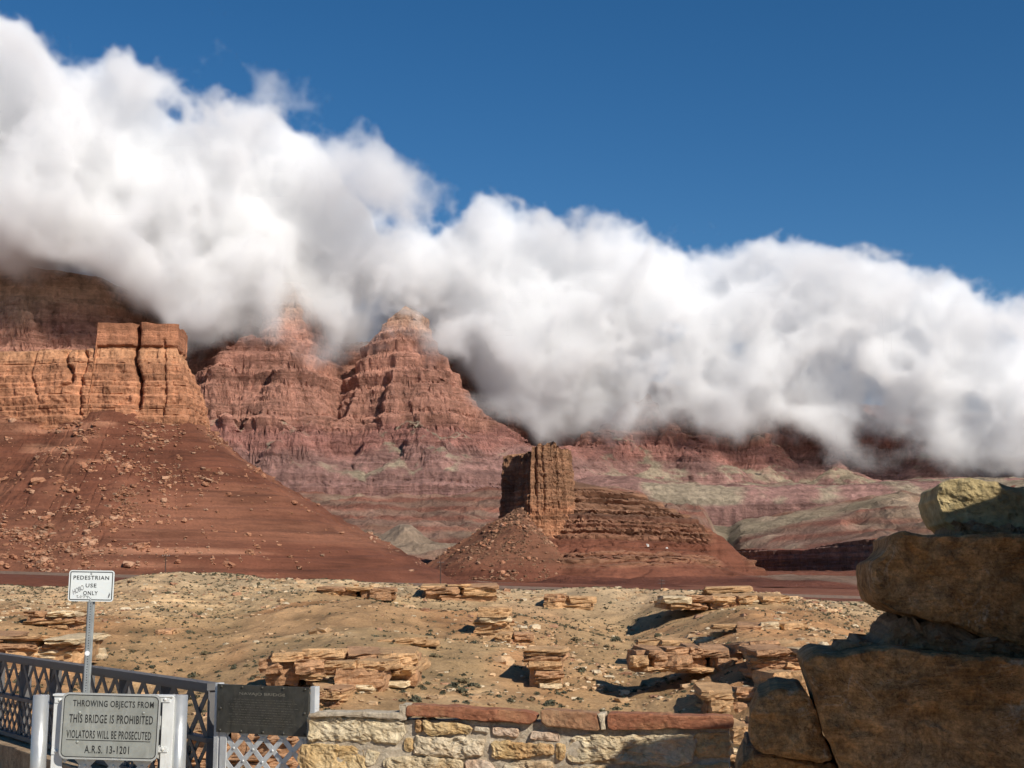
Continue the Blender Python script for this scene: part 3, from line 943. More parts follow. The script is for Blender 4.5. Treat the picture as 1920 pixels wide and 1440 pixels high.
def outcrop(label, x0, x1, yt, yb, layers, group=None, pale_foot=False, taper=0.0, shift=0.0, red=0.35, gap=0.25, back=4.5, name='rock_outcrop', split=80):
    """a ledge of stacked limestone beds over a pixel box of the photograph, each slab a part"""
    c = None
    yy = yb
    while c is None and yy < 1520:
        c = hit((x0 + x1) / 2, yy)
        yy += 3
    d = c.y
    s = d / F
    root = empty(name, c)
    tag(root, label, 'rock outcrop', group)
    hz = (yb - yt) * s * 0.8
    z = c.z - 0.25
    nco = max(1, int((x1 - x0) / 70))
    for k in range(nco):
        ca, cb = x0 + (x1 - x0) * (k + 0.08) / nco, x0 + (x1 - x0) * (k + 0.92) / nco
        xm = ((ca + cb) / 2 - 960) * s
        slab_copy('core', rnd.choice(SLABS), M_SLAB[1 if red > 0.3 else 0], (xm, d + 1.0 + back * 0.8, c.z + hz * 0.38), ((cb - ca) * s * 0.52 * (1 - 0.3 * max(0, taper)), back * 0.8, hz * 0.5), (0, 0, rnd.uniform(-0.1, 0.1)), root)
    layers = max(1, int(round(layers * 0.9)))
    hts = [rnd.choice((0.5, 0.8, 1.2, 1.8)) * rnd.uniform(0.85, 1.2) for _ in range(layers)]
    if pale_foot:
        hts[0] = 0.55
    hs_ = sum(hts)
    for i, h in enumerate(hts):
        h = h / hs_ * (hz + 0.3)
        fr = i / max(1, layers - 1)
        wx0 = x0 + (x1 - x0) * (taper * (1 - fr) * 0.5 + rnd.uniform(0, 0.07)) + shift * fr * (x1 - x0)
        wx1 = x1 - (x1 - x0) * (taper * (1 - fr) * 0.5 + rnd.uniform(0, 0.07)) + shift * fr * (x1 - x0)
        n = max(1, int(round((wx1 - wx0) / split * rnd.uniform(0.8, 1.25))))
        cuts = [wx0] + sorted(wx0 + (wx1 - wx0) * (k + rnd.uniform(-0.25, 0.25)) / n for k in range(1, n)) + [wx1]
        over = rnd.uniform(-0.5, 0.5)
        for a, b in zip(cuts[:-1], cuts[1:]):
            if n > 2 and rnd.random() < gap:
                continue
            w = (b - a) * s
            cx = ((a + b) / 2 - 960) * s
            hh = h * rnd.uniform(0.85, 1.12)
            dep = back * rnd.uniform(0.75, 1.2)
            yfront = d + rnd.uniform(-0.5, 0.5) + over
            zg = slope_z(cx, yfront + 0.5)
            zl = max(z, zg - 0.4 + (z - c.z) * 0.9) if n > 2 else z
            mat = M_SLAB[2] if (pale_foot and i == 0) else M_SLAB[1 if rnd.random() < red else (2 if rnd.random() < 0.15 else 0)]
            slab_copy('slab', rnd.choice(SLABS), mat, (cx, yfront + dep, zl + hh * 0.5), (w * 0.53, dep, hh * 0.56), (rnd.uniform(-0.06, 0.06), rnd.uniform(-0.05, 0.05), rnd.uniform(-0.22, 0.22)), root)
        z += h * 0.97
    return root


outcrop('wide orange ledge outcrop with pale undercut foot above the plaque', 500, 790, 1212, 1282, 5, pale_foot=True, red=0.4, back=5, gap=0.18, split=62)
outcrop('overhanging block outcrop with pale base in front of the wide ledge', 622, 735, 1232, 1298, 3, pale_foot=True, taper=0.3, back=4, split=70)
outcrop('dark-edged rock cap on the crest in front of the debris cone', 785, 936, 1090, 1128, 3, taper=0.35, back=6, split=50, red=0.5)
outcrop('narrow stepped stack of beds just below the crest rock cap', 893, 952, 1128, 1192, 7, taper=-0.2, shift=0.1, back=4, split=60, red=0.15)
outcrop('tall pedestal pile of stacked slabs with white base', 985, 1062, 1202, 1292, 7, taper=0.4, pale_foot=True, back=3.5, split=60, red=0.5)
outcrop('small pair of blocks on the crest right of the stepped stack', 1018, 1112, 1112, 1142, 2, back=4, split=40, red=0.3)
outcrop('long dark ledge along the crest on the right', 1240, 1475, 1112, 1140, 2, back=6, split=48, red=0.5, gap=0.1)
outcrop('flat slab outcrop standing proud on the right crest', 1322, 1410, 1097, 1116, 2, back=5, split=80, red=0.2)
outcrop('broken ledge running towards the dark stone pillar', 1180, 1530, 1212, 1262, 3, back=5, split=40, red=0.45, gap=0.22)
outcrop('low broken ledge a step above the long right ledge', 1190, 1420, 1196, 1212, 1, back=3, split=42, red=0.3, gap=0.35)
outcrop('square block of ledge beside the dark stone pillar', 1405, 1530, 1208, 1272, 4, back=5, split=55, red=0.5, gap=0.05)
outcrop('tilted orange slab outcrop low on the right behind the wall end', 1310, 1425, 1288, 1345, 3, taper=0.2, back=4, split=55, red=0.4)
outcrop('pale boulder outcrop against the dark stone pillar', 1425, 1530, 1250, 1330, 3, taper=0.25, back=4, split=50, red=0.05)
outcrop('rubbly ledge seen between wall end and stone pillar', 1360, 1450, 1345, 1440, 6, back=4, split=40, red=0.35)
outcrop('layered outcrop to the left of the pedestrian sign post', 52, 148, 1142, 1180, 4, back=5, split=55, red=0.35)
outcrop('broad banded ledge behind the bridge railing on the far left', -60, 165, 1186, 1242, 5, back=6, split=70, red=0.3, gap=0.06)
outcrop('thin ledge low on the crest left of the rock cap', 598, 745, 1098, 1122, 2, back=4, split=40, red=0.4, gap=0.2)
outcrop('red ledges behind the lattice panel below the plaque', 360, 580, 1345, 1440, 7, back=5, split=60, red=0.75, gap=0.1)
outcrop('crumbled ledge peeping out over the top of the wall beside the plaque', 585, 660, 1285, 1330, 4, taper=0.2, back=4, split=40, red=0.4)
outcrop('small ledge low on the slope between the sign posts', 215, 330, 1350, 1440, 5, back=4, split=60, red=0.6)
outcrop('scattered low ledge in the middle of the slope', 930, 1000, 1185, 1206, 2, back=3, split=30, red=0.3)
outcrop('short ledge above the wide orange ledge', 700, 830, 1196, 1212, 2, back=3, split=45, red=0.3, gap=0.25)
outcrop('low ledge crossing the hillside high on the left', 300, 350, 1178, 1190, 1, back=3, split=30, red=0.3)
outcrop('little ledge under the long dark crest ledge', 1330, 1500, 1168, 1180, 1, back=3, split=40, red=0.3, gap=0.35)

# shrubs: three hundred one by one, the rest as one mass
def shrub_arrays(seed, blades):
    r = np.random.default_rng(seed)
    V, T = [], []
    for k in range(blades):
        a = r.uniform(0, 2 * math.pi)
        el = r.uniform(0.15, 1.4)
        d = np.array([math.cos(a) * math.cos(el), math.sin(a) * math.cos(el), math.sin(el)])
        p = d * r.uniform(0.25, 1.0) * np.array([1, 1, 0.75])
        s1 = r.standard_normal(3)
        s1 /= np.linalg.norm(s1)
        s2 = np.cross(s1, d)
        s2 /= np.linalg.norm(s2) + 1e-6
        sz = r.uniform(0.26, 0.46)
        b = len(V)
        V += [p - s1 * sz, p + s1 * sz, p + s2 * sz + d * 0.2]
        T.append((b, b + 1, b + 2))
    return np.array(V), np.array(T)


def foliage_mat(name, c):
    m, t, b = newmat(name)
    n = noise(t, pos_vec(t), 1.3, 3, 0.6)
    t.links.new(mixc(t, 1.0, c, ramp(t, n, [(0.3, 0.65), (0.7, 1.35)]), 'MULTIPLY'), b.inputs['Base Color'])
    b.inputs['Roughness'].default_value = 0.9
    return m


M_SHRUB = [foliage_mat('sage_foliage', (0.085, 0.078, 0.042)), foliage_mat('dark_foliage', (0.075, 0.072, 0.042)), foliage_mat('dry_foliage', (0.16, 0.12, 0.06))]
SHR = []
for s in range(6):
    v_, t_ = shrub_arrays(s, 44)
    me = raw_mesh('shrub', v_, tris=t_)
    me.materials.append(M_SHRUB[s % 3])
    SHR.append(me)
rg = np.random.default_rng(12)
spots = []
for _ in range(140000):
    x, y = rg.uniform(-150, 150), rg.uniform(118, 350)
    if abs(x / y) > 0.40:
        continue
    i, j = int((y - TY0) / TS), int((x - TX0) / TS)
    den = 0.22 + 0.25 * min(1, max(0, gul[i, j] / 3)) + 0.12 * rough[i, j] + 0.25 * (y > 290)
    if rg.random() > den * 0.7:
        continue
    spots.append((x, y, TZ[i, j], rg.uniform(0.22, 0.48) * (1.7 if rg.random() < 0.05 else 1)))
    if len(spots) >= 9500:
        break
order = sorted(range(len(spots)), key=lambda k: -(spots[k][3] / spots[k][1] if 1190 < 1093 - (spots[k][2] - 1.6) / spots[k][1] * F < 1330 else spots[k][3] / spots[k][1] * 0.5))
for n, k in enumerate(order[:300]):
    x, y, z, r = spots[k]
    o = bpy.data.objects.new('desert_shrub', SHR[n % 6])
    o.location, o.scale, o.rotation_euler = (x, y, z - 0.02), (r * 1.2, r * 1.2, r), (0, 0, rg.uniform(0, 6))
    a_, b_ = x / y * F + 960, 1093 - (z - 1.6) / y * F
    zone = 'behind the bridge railing and signs' if a_ < 400 else ('behind the plaque and wide ledge' if a_ < 800 else ('around the pedestal pile of slabs' if a_ < 1150 else ('around the broken right ledge' if a_ < 1500 else 'behind the stone pillar')))
    tag(link(o), '%s desert shrub on the %s tan slope %s' % (('sage green', 'dark green', 'dry brown')[n % 3], 'upper' if b_ < 1170 else 'lower', zone), 'shrub', 'shrubs dotted over the tan slope')
Vs, Ts, nb = [], [], 0
bv, bt = zip(*[shrub_arrays(50 + s, 16) for s in range(6)])
for n, k in enumerate(order[300:]):
    x, y, z, r = spots[k]
    v_, t_ = bv[n % 6], bt[n % 6]
    a = rg.uniform(0, 6.28)
    ca, sa = math.cos(a) * r, math.sin(a) * r
    Vs.append(np.stack([v_[:, 0] * ca - v_[:, 1] * sa + x, v_[:, 0] * sa + v_[:, 1] * ca + y, v_[:, 2] * r * 0.9 + z - 0.02], 1))
    Ts.append(t_ + nb)
    nb += len(v_)
me = raw_mesh('scrub', np.concatenate(Vs), tris=np.concatenate(Ts))
me.materials.append(M_SHRUB[0])
tag(link(bpy.data.objects.new('scrub', me)), 'small dry scrub speckling the tan slope', 'scrub', kind='stuff')


def scatter_rocks(name, label, P, sizes, cols, mat, flat=0.6, seed=0):
    r = np.random.default_rng(seed)
    Vs, Qs, Cs, nb = [], [], [], 0
    for k, (p, s) in enumerate(zip(P, sizes)):
        v_, q_ = BOULD[k % 8]
        a = r.uniform(0, 6.28)
        ca, sa = math.cos(a), math.sin(a)
        sx, sy, sz = s * r.uniform(0.7, 1.5), s * r.uniform(0.6, 1.1), s * flat * r.uniform(0.6, 1.2)
        vx, vy = v_[:, 0] * sx, v_[:, 1] * sy
        Vs.append(np.stack([vx * ca - vy * sa + p[0], vx * sa + vy * ca + p[1], v_[:, 2] * sz + p[2] + sz * 0.2], 1))
        Qs.append(q_ + nb)
        Cs.append(np.repeat(cols[k][None], len(v_), 0))
        nb += len(v_)
    me = raw_mesh(name, np.concatenate(Vs), np.concatenate(Qs), col=np.concatenate(Cs))
    me.materials.append(mat)
    return tag(link(bpy.data.objects.new(name, me)), label, name.split('_')[-1], kind='stuff')


# loose stones on the tan slope
pts, sz, cs = [], [], []
cl_ = fbm(sh_t, (30, 22), 4, 0.6, 301)
while len(pts) < 6800:
    x, y = rg.uniform(-140, 140), rg.uniform(118, 340)
    i, j = int((y - TY0) / TS), int((x - TX0) / TS)
    if abs(x / y) > 0.39 or rg.random() > 0.10 + 0.5 * max(0, cl_[i, j]) + 0.4 * lm[i, j]:
        continue
    pts.append((x, y, TZ[i, j]))
    sz.append(min(1.6, 0.10 + rg.exponential(0.13)))
    k = rg.random()
    cs.append((np.array([0.52, 0.34, 0.19]) if k < 0.6 else (np.array([0.60, 0.48, 0.32]) if k < 0.85 else np.array([0.40, 0.22, 0.13]))) * rg.uniform(0.8, 1.1))
scatter_rocks('loose_rubble', 'loose broken limestone scattered over the tan slope', pts, sz, cs, M_RUBBLE, 0.55, 1)

# boulders on the red talus of the left butte: the largest one by one
VT, pxu_l = rubble_src['left']
mR, nR = VT.shape[:2]
front = np.nonzero((pxu_l > -60) & (np.arange(nR) < np.argmax(VT[0, :, 1] * (np.arange(nR) > nR // 2) > 990)))[0]
CLUS = [(190, 960, 70, 60), (210, 860, 60, 50), (130, 1000, 90, 40), (460, 1050, 60, 14), (265, 1022, 30, 12), (250, 1060, 40, 8), (60, 1010, 60, 40), (360, 1035, 80, 22), (390, 900, 26, 26), (100, 1040, 120, 20), (220, 985, 50, 30), (300, 900, 110, 90)]
pts, sz, cs = [], [], []
tries = 0
allp = VT[:, front].reshape(-1, 3)
apx = allp[:, 0] / allp[:, 1] * F + 960
apy = 720 - F * np.tan(np.arctan2(allp[:, 2] - EYE.z, allp[:, 1]) - PITCH)
wgt = np.full(len(allp), 0.16)
for cx, cy, rx, ry in CLUS:
    wgt += np.exp(-((apx - cx) / rx) ** 2 - ((apy - cy) / ry) ** 2)
wgt *= (apx > -40) & (apx < 800)
wgt *= (0.5 + np.clip(vfbm(apx / 40, apy / 25, 0, 3, 0.6, 5), -0.45, 1))
wgt /= wgt.sum()
sel = rg.choice(len(allp), 5200, p=wgt)
big = []
for k in sel:
    s = min(1.9, 0.16 + rg.exponential(0.30))
    p = allp[k] + rg.uniform(-0.8, 0.8, 3) * (1, 1, 0)
    c = (np.array([0.36, 0.175, 0.10]) if rg.random() < 0.7 else np.array([0.42, 0.25, 0.16])) * rg.uniform(0.75, 1.15)
    pts.append(p)
    sz.append(s)
    cs.append(c)
o = np.argsort(-np.array(sz))
BMESH = []
for s, c in enumerate([(0.36, 0.175, 0.10), (0.33, 0.15, 0.085), (0.42, 0.24, 0.15), (0.38, 0.19, 0.11)]):
    for q in (0, 1, 2):
        v_, q_ = rock_unit(300 + s * 5 + q, 4, 0.75, 0.42, 1.25)
        me = raw_mesh('boulder', v_, q_, col=np.repeat(np.array([c]), len(v_), 0))
        me.materials.append(M_RUBBLE)
        BMESH.append(me)


def boulder_label(p, s, k):
    a, b = p[0] / p[1] * F + 960, 720 - F * math.tan(math.atan2(p[2] - EYE.z, p[1]) - PITCH)
    side_ = 'at the left edge of' if a < 110 else ('in the middle of' if a < 300 else ('on the right half of' if a < 480 else 'on the far right flank of'))
    hgt = 'high' if b < 900 else ('midway' if b < 1000 else 'low')
    return '%s %s boulder lying %s %s the left red talus' % ('large' if s > 1.5 else 'small', ('orange-brown', 'red-brown', 'pale tan', 'light brown')[(k % 12) // 3], hgt, side_)


def boulder(p, s, label, group, k, cat='boulder'):
    ob = bpy.data.objects.new('boulder', BMESH[k % len(BMESH)])
    ob.location = (p[0], p[1], p[2] + 0.15 * s)
    ob.scale = (s * rg.uniform(0.8, 1.4), s * rg.uniform(0.7, 1.1), s * rg.uniform(0.5, 0.85))
    ob.rotation_euler = (rg.uniform(-0.3, 0.3), rg.uniform(-0.3, 0.3), rg.uniform(0, 6))
    return tag(link(ob), label, cat, group)


def talus_pt(px, py):
    k = np.argmin((apx - px) ** 2 + (apy - py) ** 2)
    return allp[k]


for k, i in enumerate(o[:140]):
    boulder(pts[i], sz[i], boulder_label(pts[i], sz[i], k), 'boulders on the red talus of the left butte', k)
rest = o[140:]
scatter_rocks('talus_rubble', 'fallen rubble strewn down the red talus of the left butte', [pts[i] for i in rest], [sz[i] for i in rest], [cs[i] for i in rest], M_RUBBLE, 0.6, 2)
boulder(talus_pt(266, 1024), 3.6, 'biggest rounded boulder low on the red talus, above the pole', None, 1)
boulder(talus_pt(205, 985), 2.8, 'long pointed boulder part way up the red talus', None, 4)
boulder(talus_pt(250, 1060), 3.0, 'wide pale boulder at the foot of the red talus behind the pedestrian sign', None, 7)
boulder(talus_pt(470, 1046), 2.6, 'top boulder of the rock pile near the toe of the red talus', None, 2)
boulder(talus_pt(440, 1056), 2.2, 'low boulder at the left end of the rock pile near the talus toe', None, 5)
boulder(talus_pt(72, 905), 2.6, 'large boulder high on the talus at the far left', None, 9)
boulder(talus_pt(390, 902), 2.2, 'boulder on the right flank of the red talus, under the cliff', None, 8)

# rubble on the cone under the tower
Vc, okm = rubble_src['cone']
cand = Vc[okm]
cand = cand[(cand[:, 1] < 1345)]
cpx = cand[:, 0] / cand[:, 1] * F + 960
w = np.exp(-((cpx - 960) / 85) ** 2)
w *= 0.5 + np.clip(vfbm(cand[:, 0] / 14, cand[:, 1] / 14, 0, 3, 0.6, 15), -0.4, 1)
w /= w.sum()
sel = rg.choice(len(cand), 2600, p=w)
P_ = [cand[k] + rg.uniform(-0.8, 0.8, 3) * (1, 1, 0) for k in sel]
S_ = [min(2.0, 0.2 + rg.exponential(0.33)) for _ in sel]
o = np.argsort(-np.array(S_))
for k, i in enumerate(o[:70]):
    a_ = P_[i][0] / P_[i][1] * F + 960
    boulder(P_[i], S_[i], '%s %s boulder on the %s of the debris cone under the rock tower' % ('large' if S_[i] > 1.7 else 'small', ('orange-brown', 'red-brown', 'pale tan', 'light brown')[(k % 12) // 3], 'left side' if a_ < 930 else ('middle' if a_ < 1000 else 'right side')), 'boulders on the debris cone under the rock tower', k)
scatter_rocks('cone_rubble', 'fallen rubble covering the debris cone under the rock tower', [P_[i] for i in o[70:]], [S_[i] for i in o[70:]], [np.array([0.25, 0.14, 0.085]) * rg.uniform(0.65, 1.3) for _ in o[70:]], M_RUBBLE, 0.65, 3)
for (px, py, lab, q) in ((1212, 1024, 'white boulder on the stepped shoulder, the left one of two', 1.5), (1248, 1028, 'white boulder on the stepped shoulder, the right one of two', 1.3)):
    k = np.argmin((Vc[..., 0] / Vc[..., 1] * F + 960 - px) ** 2 + (720 - F * np.tan(np.arctan2(Vc[..., 2] - EYE.z, Vc[..., 1]) - PITCH) - py) ** 2 + (Vc[..., 1] > 1400) * 1e6)
    p = Vc.reshape(-1, 3)[k]
    v_, q_ = rock_unit(400 + px, 4, 0.8, 0.4, 1.3)
    me = raw_mesh('white_boulder', v_ * q * np.array([0.8, 0.6, 1.0]) + p, q_)
    me.materials.append(M_WHITEROCK)
    tag(link(bpy.data.objects.new('white_boulder', me)), lab, 'boulder')

# road along the foot of the left butte, and the line of poles
rp = [(-520, 480), (-300, 500), (-180, 512), (-100, 530), (-20, 560), (80, 620), (200, 700)]
u, P, N = smooth_curve(rp, 4.0)
kz = np.array([[-4.2], [-3.2], [3.2], [4.2]])
RZ = np.zeros((4, len(u)))
RZ[:] = (ground_z(P[:, 0], P[:, 1]) + 1.6)[None]
RZ[0] -= 2.5
RZ[3] -= 2.5
V = np.dstack([P[None, :, 0] + N[None, :, 0] * kz, P[None, :, 1] + N[None, :, 1] * kz, RZ])
tag(grid_obj('road', V, M_ROAD, None, flip=False), kind='structure')


def pole(px, py_base, d, h, label, arms=1):
    p = at(px, py_base, d)
    root = empty('utility_pole', p)
    tag(root, label, 'utility pole', 'utility poles along the road')
    bm = bmesh.new()
    add_cyl(bm, p + Vector((0, 0, -1)), p + Vector((0, 0, h)), 0.24, 0.16, 8)
    bm_obj('pole', bm, M_WOOD, root)
    for a in range(arms):
        z = p.z + h - 0.8 - a * 1.4
        bm = bmesh.new()
        add_box(bm, (p.x, p.y - 0.2, z), (2.8, 0.2, 0.24))
        bm_obj('crossarm', bm, M_WOOD, root)
        for q in (-1.2, -0.5, 0.5, 1.2):
            bm = bmesh.new()
            add_cyl(bm, (p.x + q, p.y - 0.2, z + 0.1), (p.x + q, p.y - 0.2, z + 0.38), 0.07, 0.05, 6)
            bm_obj('insulator', bm, M_SILVER, root)


pole(310, 1074, 470, 6.4, 'utility pole at the foot of the big left talus', 1)
pole(826, 1092, 560, 8.6, 'utility pole between the left talus and the debris cone', 1)
pole(1241, 1113, 640, 6.6, 'utility pole in front of the stepped shoulder of the middle butte', 2)

# ------------------------------------------------------------------ near ground: plaza, walkway and kerb
def ray(px, py):
    p = at(px, py, 1.0)
    return Vector((p.x, 1.0, p.z - EYE.z))


def on_plane(px, py, p0, n):
    r = ray(px, py)
    t = (p0 - EYE).dot(n) / r.dot(n)
    return EYE + r * t


bm = bmesh.new()
for (x0, x1, y0, y1) in ((-14, 9, -6, 6.4), (-14, -0.2, 6.4, 12.0)):
    add_box(bm, ((x0 + x1) / 2, (y0 + y1) / 2, -0.5), (x1 - x0, y1 - y0, 1.0))
tag(bm_obj('pavement', bm, M_CONCRETE), kind='structure')

# ------------------------------------------------------------------ cut stones
def stone_mesh(poly, p0, ax, n, depth, nseg=44, bulge=0.02, rough=0.008, seed=0, bev=0.014, freq=9.0):
    """a quarry-faced stone: outline poly (u, v in metres on the plane p0/ax/z with outward normal n), pushed back by depth"""
    poly = np.array(poly, float)
    c = poly.mean(0)
    Q = np.vstack([poly, poly[:1]])
    s = np.r_[0, np.cumsum(np.hypot(*np.diff(Q, axis=0).T))]
    t = np.linspace(0, s[-1], nseg, endpoint=False)
    O = np.stack([np.interp(t, s, Q[:, 0]), np.interp(t, s, Q[:, 1])], 1)
    for _ in range(1 if nseg > 150 else 2):
        O = 0.25 * np.roll(O, 1, 0) + 0.5 * O + 0.25 * np.roll(O, -1, 0)
    size = min(np.ptp(O[:, 0]), np.ptp(O[:, 1]))
    O = O + np.stack([vfbm(O[:, 0] * freq, O[:, 1] * freq, 0.3, 3, 0.6, seed + 1), vfbm(O[:, 0] * freq, O[:, 1] * freq, 4.3, 3, 0.6, seed + 2)], 1) * rough * 0.9
    O = O + np.stack([vfbm(O[:, 0] * freq * 5, O[:, 1] * freq * 5, 0.3, 2, 0.6, seed + 3), vfbm(O[:, 0] * freq * 5, O[:, 1] * freq * 5, 4.3, 2, 0.6, seed + 4)], 1) * rough * 0.4
    T = np.roll(O, -1, 0) - np.roll(O, 1, 0)
    T /= np.hypot(T[:, 0], T[:, 1])[:, None] + 1e-9
    area = 0.5 * np.sum(O[:, 0] * np.roll(O[:, 1], -1) - np.roll(O[:, 0], -1) * O[:, 1])
    NI = np.stack([-T[:, 1], T[:, 0]], 1) * (1 if area > 0 else -1)
    bev = min(bev, size * 0.2)
    In = O + NI * bev
    rings = [(O, -depth), (O, -depth * 0.5), (O, -bev), (O + NI * bev * 0.35, -bev * 0.3), (In, bulge * 0.25)]
    for k in ((0.95, 0.9, 0.84, 0.78, 0.71, 0.64, 0.57, 0.5, 0.43, 0.36, 0.29, 0.22, 0.15, 0.08) if nseg > 60 else (0.9, 0.78, 0.64, 0.5, 0.36, 0.22, 0.09)):
        rings.append((c + (In - c) * k, bulge * (0.25 + 0.75 * (1 - k) ** 0.5)))
    Vv = []
    for k, (R, w) in enumerate(rings):
        d = np.full(len(R), w)
        if k >= 2:
            d = d + rough * (1.5 * vfbm(R[:, 0] * freq, R[:, 1] * freq, 7.7, 4, 0.6, seed + 5) + 0.5 * vfbm(R[:, 0] * freq * 5, R[:, 1] * freq * 5, 3.1, 3, 0.6, seed + 6)) * (0.35 if k < 4 else 1)
        jit = 0
        if k < 4:
            jit = rough * 0.8 * vfbm(R[:, 0] * freq, R[:, 1] * freq, w * freq * 2, 3, 0.6, seed + 9)[:, None] * NI
        R2 = R + jit
        Vv.append(np.stack([p0.x + ax.x * R2[:, 0] + n.x * d, p0.y + ax.y * R2[:, 0] + n.y * d, p0.z + R2[:, 1]], 1))
    m = len(rings)
    V = np.concatenate(Vv)
    i = np.arange(nseg)
    q = np.concatenate([np.stack([k * nseg + i, k * nseg + (i + 1) % nseg, (k + 1) * nseg + (i + 1) % nseg, (k + 1) * nseg + i], 1) for k in range(m - 1)])
    cen = V[-nseg:].mean(0)
    bk = V[:nseg].mean(0)
    V = np.vstack([V, cen, bk])
    tr = np.concatenate([np.stack([(m - 1) * nseg + i, (m - 1) * nseg + (i + 1) % nseg, np.full(nseg, m * nseg)], 1), np.stack([(i + 1) % nseg, i, np.full(nseg, m * nseg + 1)], 1)])
    if area < 0:
        q, tr = q[:, ::-1], tr[:, ::-1]
    return V, q, tr


def stone_obj(name, px_poly, p0, ax, n, mat, depth, parent, **kw):
    """px_poly: corners as pixels of the photograph, laid on the wall plane through p0"""
    poly = []
    for (a, b) in px_poly:
        w = on_plane(a, b, p0, n) - p0
        poly.append((w.dot(ax), w.z))
    V, q, tr = stone_mesh(poly, p0, ax, n, depth, **kw)
    me = raw_mesh(name, V, q, tr, smooth=False)
    me.materials.append(mat)
    return link(bpy.data.objects.new(name, me), parent)


# --- the low parapet of limestone with red coping
WA = at(760, 1322, 8.5)
WB = at(1375, 1345, 8.2)
WB.z = WA.z
AX = (WB - WA).normalized()
NW = Vector((AX.y, -AX.x, 0)).normalized()
if NW.y > 0:
    NW = -NW
W0 = WA.copy()
wall = empty('stone_wall', (W0.x, W0.y, 0))
tag(wall, 'low sunlit wall of pale limestone blocks with red sandstone coping', 'wall')


def wu(px, py):
    w = on_plane(px, py, W0, NW) - W0
    return w.dot(AX), w.z


uL, uR = wu(574, 1360)[0], wu(1368, 1390)[0]
zT = wu(900, 1352)[1]
# mortar core
nu, nv = 150, 60
uu = np.linspace(uL, uR, nu)[None]
vv = np.linspace(-W0.z, zT, nv)[:, None]
dd = -0.016 + 0.010 * vfbm(uu * 9, vv * 9, 0, 4, 0.6, 3)
vt = vv + 0.006 * vfbm(uu * 10, 0, 0, 2, 0.5, 6) * (vv > zT - 0.01)
core = np.dstack([W0.x + AX.x * uu + NW.x * dd, W0.y + AX.y * uu + NW.y * dd, W0.z + vt + 0 * uu])
bk = np.dstack([W0.x + AX.x * uu - NW.x * 0.2, W0.y + AX.y * uu - NW.y * 0.2, W0.z + vt[-1:] - 0.004 + 0 * uu])
bk0 = bk.copy()
bk0[..., 2] = 0
core = np.concatenate([core, bk, bk0])
core = np.concatenate([np.repeat(core.mean(1, keepdims=True) * 0 + core[:, :1], 1, 1), core, core[:, -1:]], 1)
grid_obj('mortar_bed', core, M_MORTAR, None, wall, smooth=True)
for q in (0, -1):   # end faces
    e = np.stack([core[:nv, q], np.stack([core[:nv, q, 0] - NW.x * 0.19, core[:nv, q, 1] - NW.y * 0.19, core[:nv, q, 2]], 1)], 1)
    grid_obj('mortar_end', e, M_MORTAR, None, wall, flip=(q == 0))

STONES = [
    (M_PALE, [(579, 1345), (640, 1344), (757, 1352), (756, 1372), (744, 1393), (700, 1393), (640, 1388), (578, 1386)]),
    (M_ORANGE, [(795, 1350), (884, 1362), (881, 1379), (794, 1375)]),
    (M_BROWN, [(780, 1350), (791, 1350), (790, 1373), (779, 1374)]),
    (M_MORTAR, [(891, 1364), (914, 1365), (913, 1374), (891, 1372)]),
    (M_PINK, [(925, 1363), (971, 1368), (969, 1382), (924, 1377)]),
    (M_WHITE, [(779, 1381), (850, 1383), (906, 1390), (904, 1418), (850, 1417), (777, 1413)]),
    (M_ORANGE, [(761, 1386), (773, 1385), (772, 1408), (761, 1409)]),
    (M_ORANGE, [(565, 1397), (620, 1398), (682, 1405), (684, 1445), (684, 1470), (563, 1466)]),
    (M_PALE, [(688, 1407), (711, 1411), (700, 1432), (688, 1433)]),
    (M_PALE, [(722, 1432), (752, 1418), (868, 1427), (868, 1462), (724, 1458)]),
    (M_PINK, [(874, 1427), (902, 1425), (926, 1439), (930, 1462), (874, 1461)]),
    (M_PINK, [(995, 1371), (1048, 1376), (1048, 1391), (994, 1384)]),
    (M_ORANGE, [(923, 1393), (975, 1393), (1032, 1397), (1037, 1404), (1034, 1415), (1003, 1417), (968, 1424), (922, 1419)]),
    (M_ORANGE, [(1046, 1394), (1059, 1396), (1060, 1412), (1055, 1425), (1042, 1428), (1042, 1410)]),
    (M_PALE, [(1068, 1384), (1080, 1380), (1115, 1379), (1137, 1384), (1230, 1380), (1300, 1380), (1301, 1415), (1290, 1434), (1180, 1436), (1120, 1428), (1078, 1431), (1067, 1421)]),
    (M_ORANGE, [(1305, 1380), (1330, 1374), (1367, 1376), (1368, 1418), (1340, 1421), (1304, 1414)]),
    (M_WHITE, [(944, 1432), (1010, 1428), (1035, 1432), (1036, 1460), (944, 1466)]),
    (M_PALE, [(1072, 1438), (1160, 1440), (1165, 1466), (1072, 1466)]),
    (M_ORANGE, [(1172, 1443), (1290, 1441), (1366, 1428), (1367, 1468), (1172, 1470)]),
    # courses under the picture's lower edge
    (M_WHITE, [(566, 1474), (700, 1476), (700, 1530), (566, 1528)]), (M_PALE, [(708, 1470), (860, 1472), (860, 1526), (708, 1528)]),
    (M_ORANGE, [(868, 1472), (1010, 1474), (1010, 1532), (868, 1530)]), (M_PINK, [(1018, 1474), (1170, 1476), (1170, 1540), (1018, 1536)]),
    (M_PALE, [(1178, 1478), (1364, 1480), (1364, 1546), (1178, 1542)]), (M_ORANGE, [(570, 1536), (760, 1538), (760, 1580), (570, 1576)]),
    (M_WHITE, [(768, 1538), (960, 1540), (960, 1592), (768, 1586)]), (M_PALE, [(968, 1544), (1160, 1548), (1160, 1604), (968, 1598)]), (M_ORANGE, [(1168, 1552), (1362, 1556), (1362, 1620), (1168, 1612)]),
]
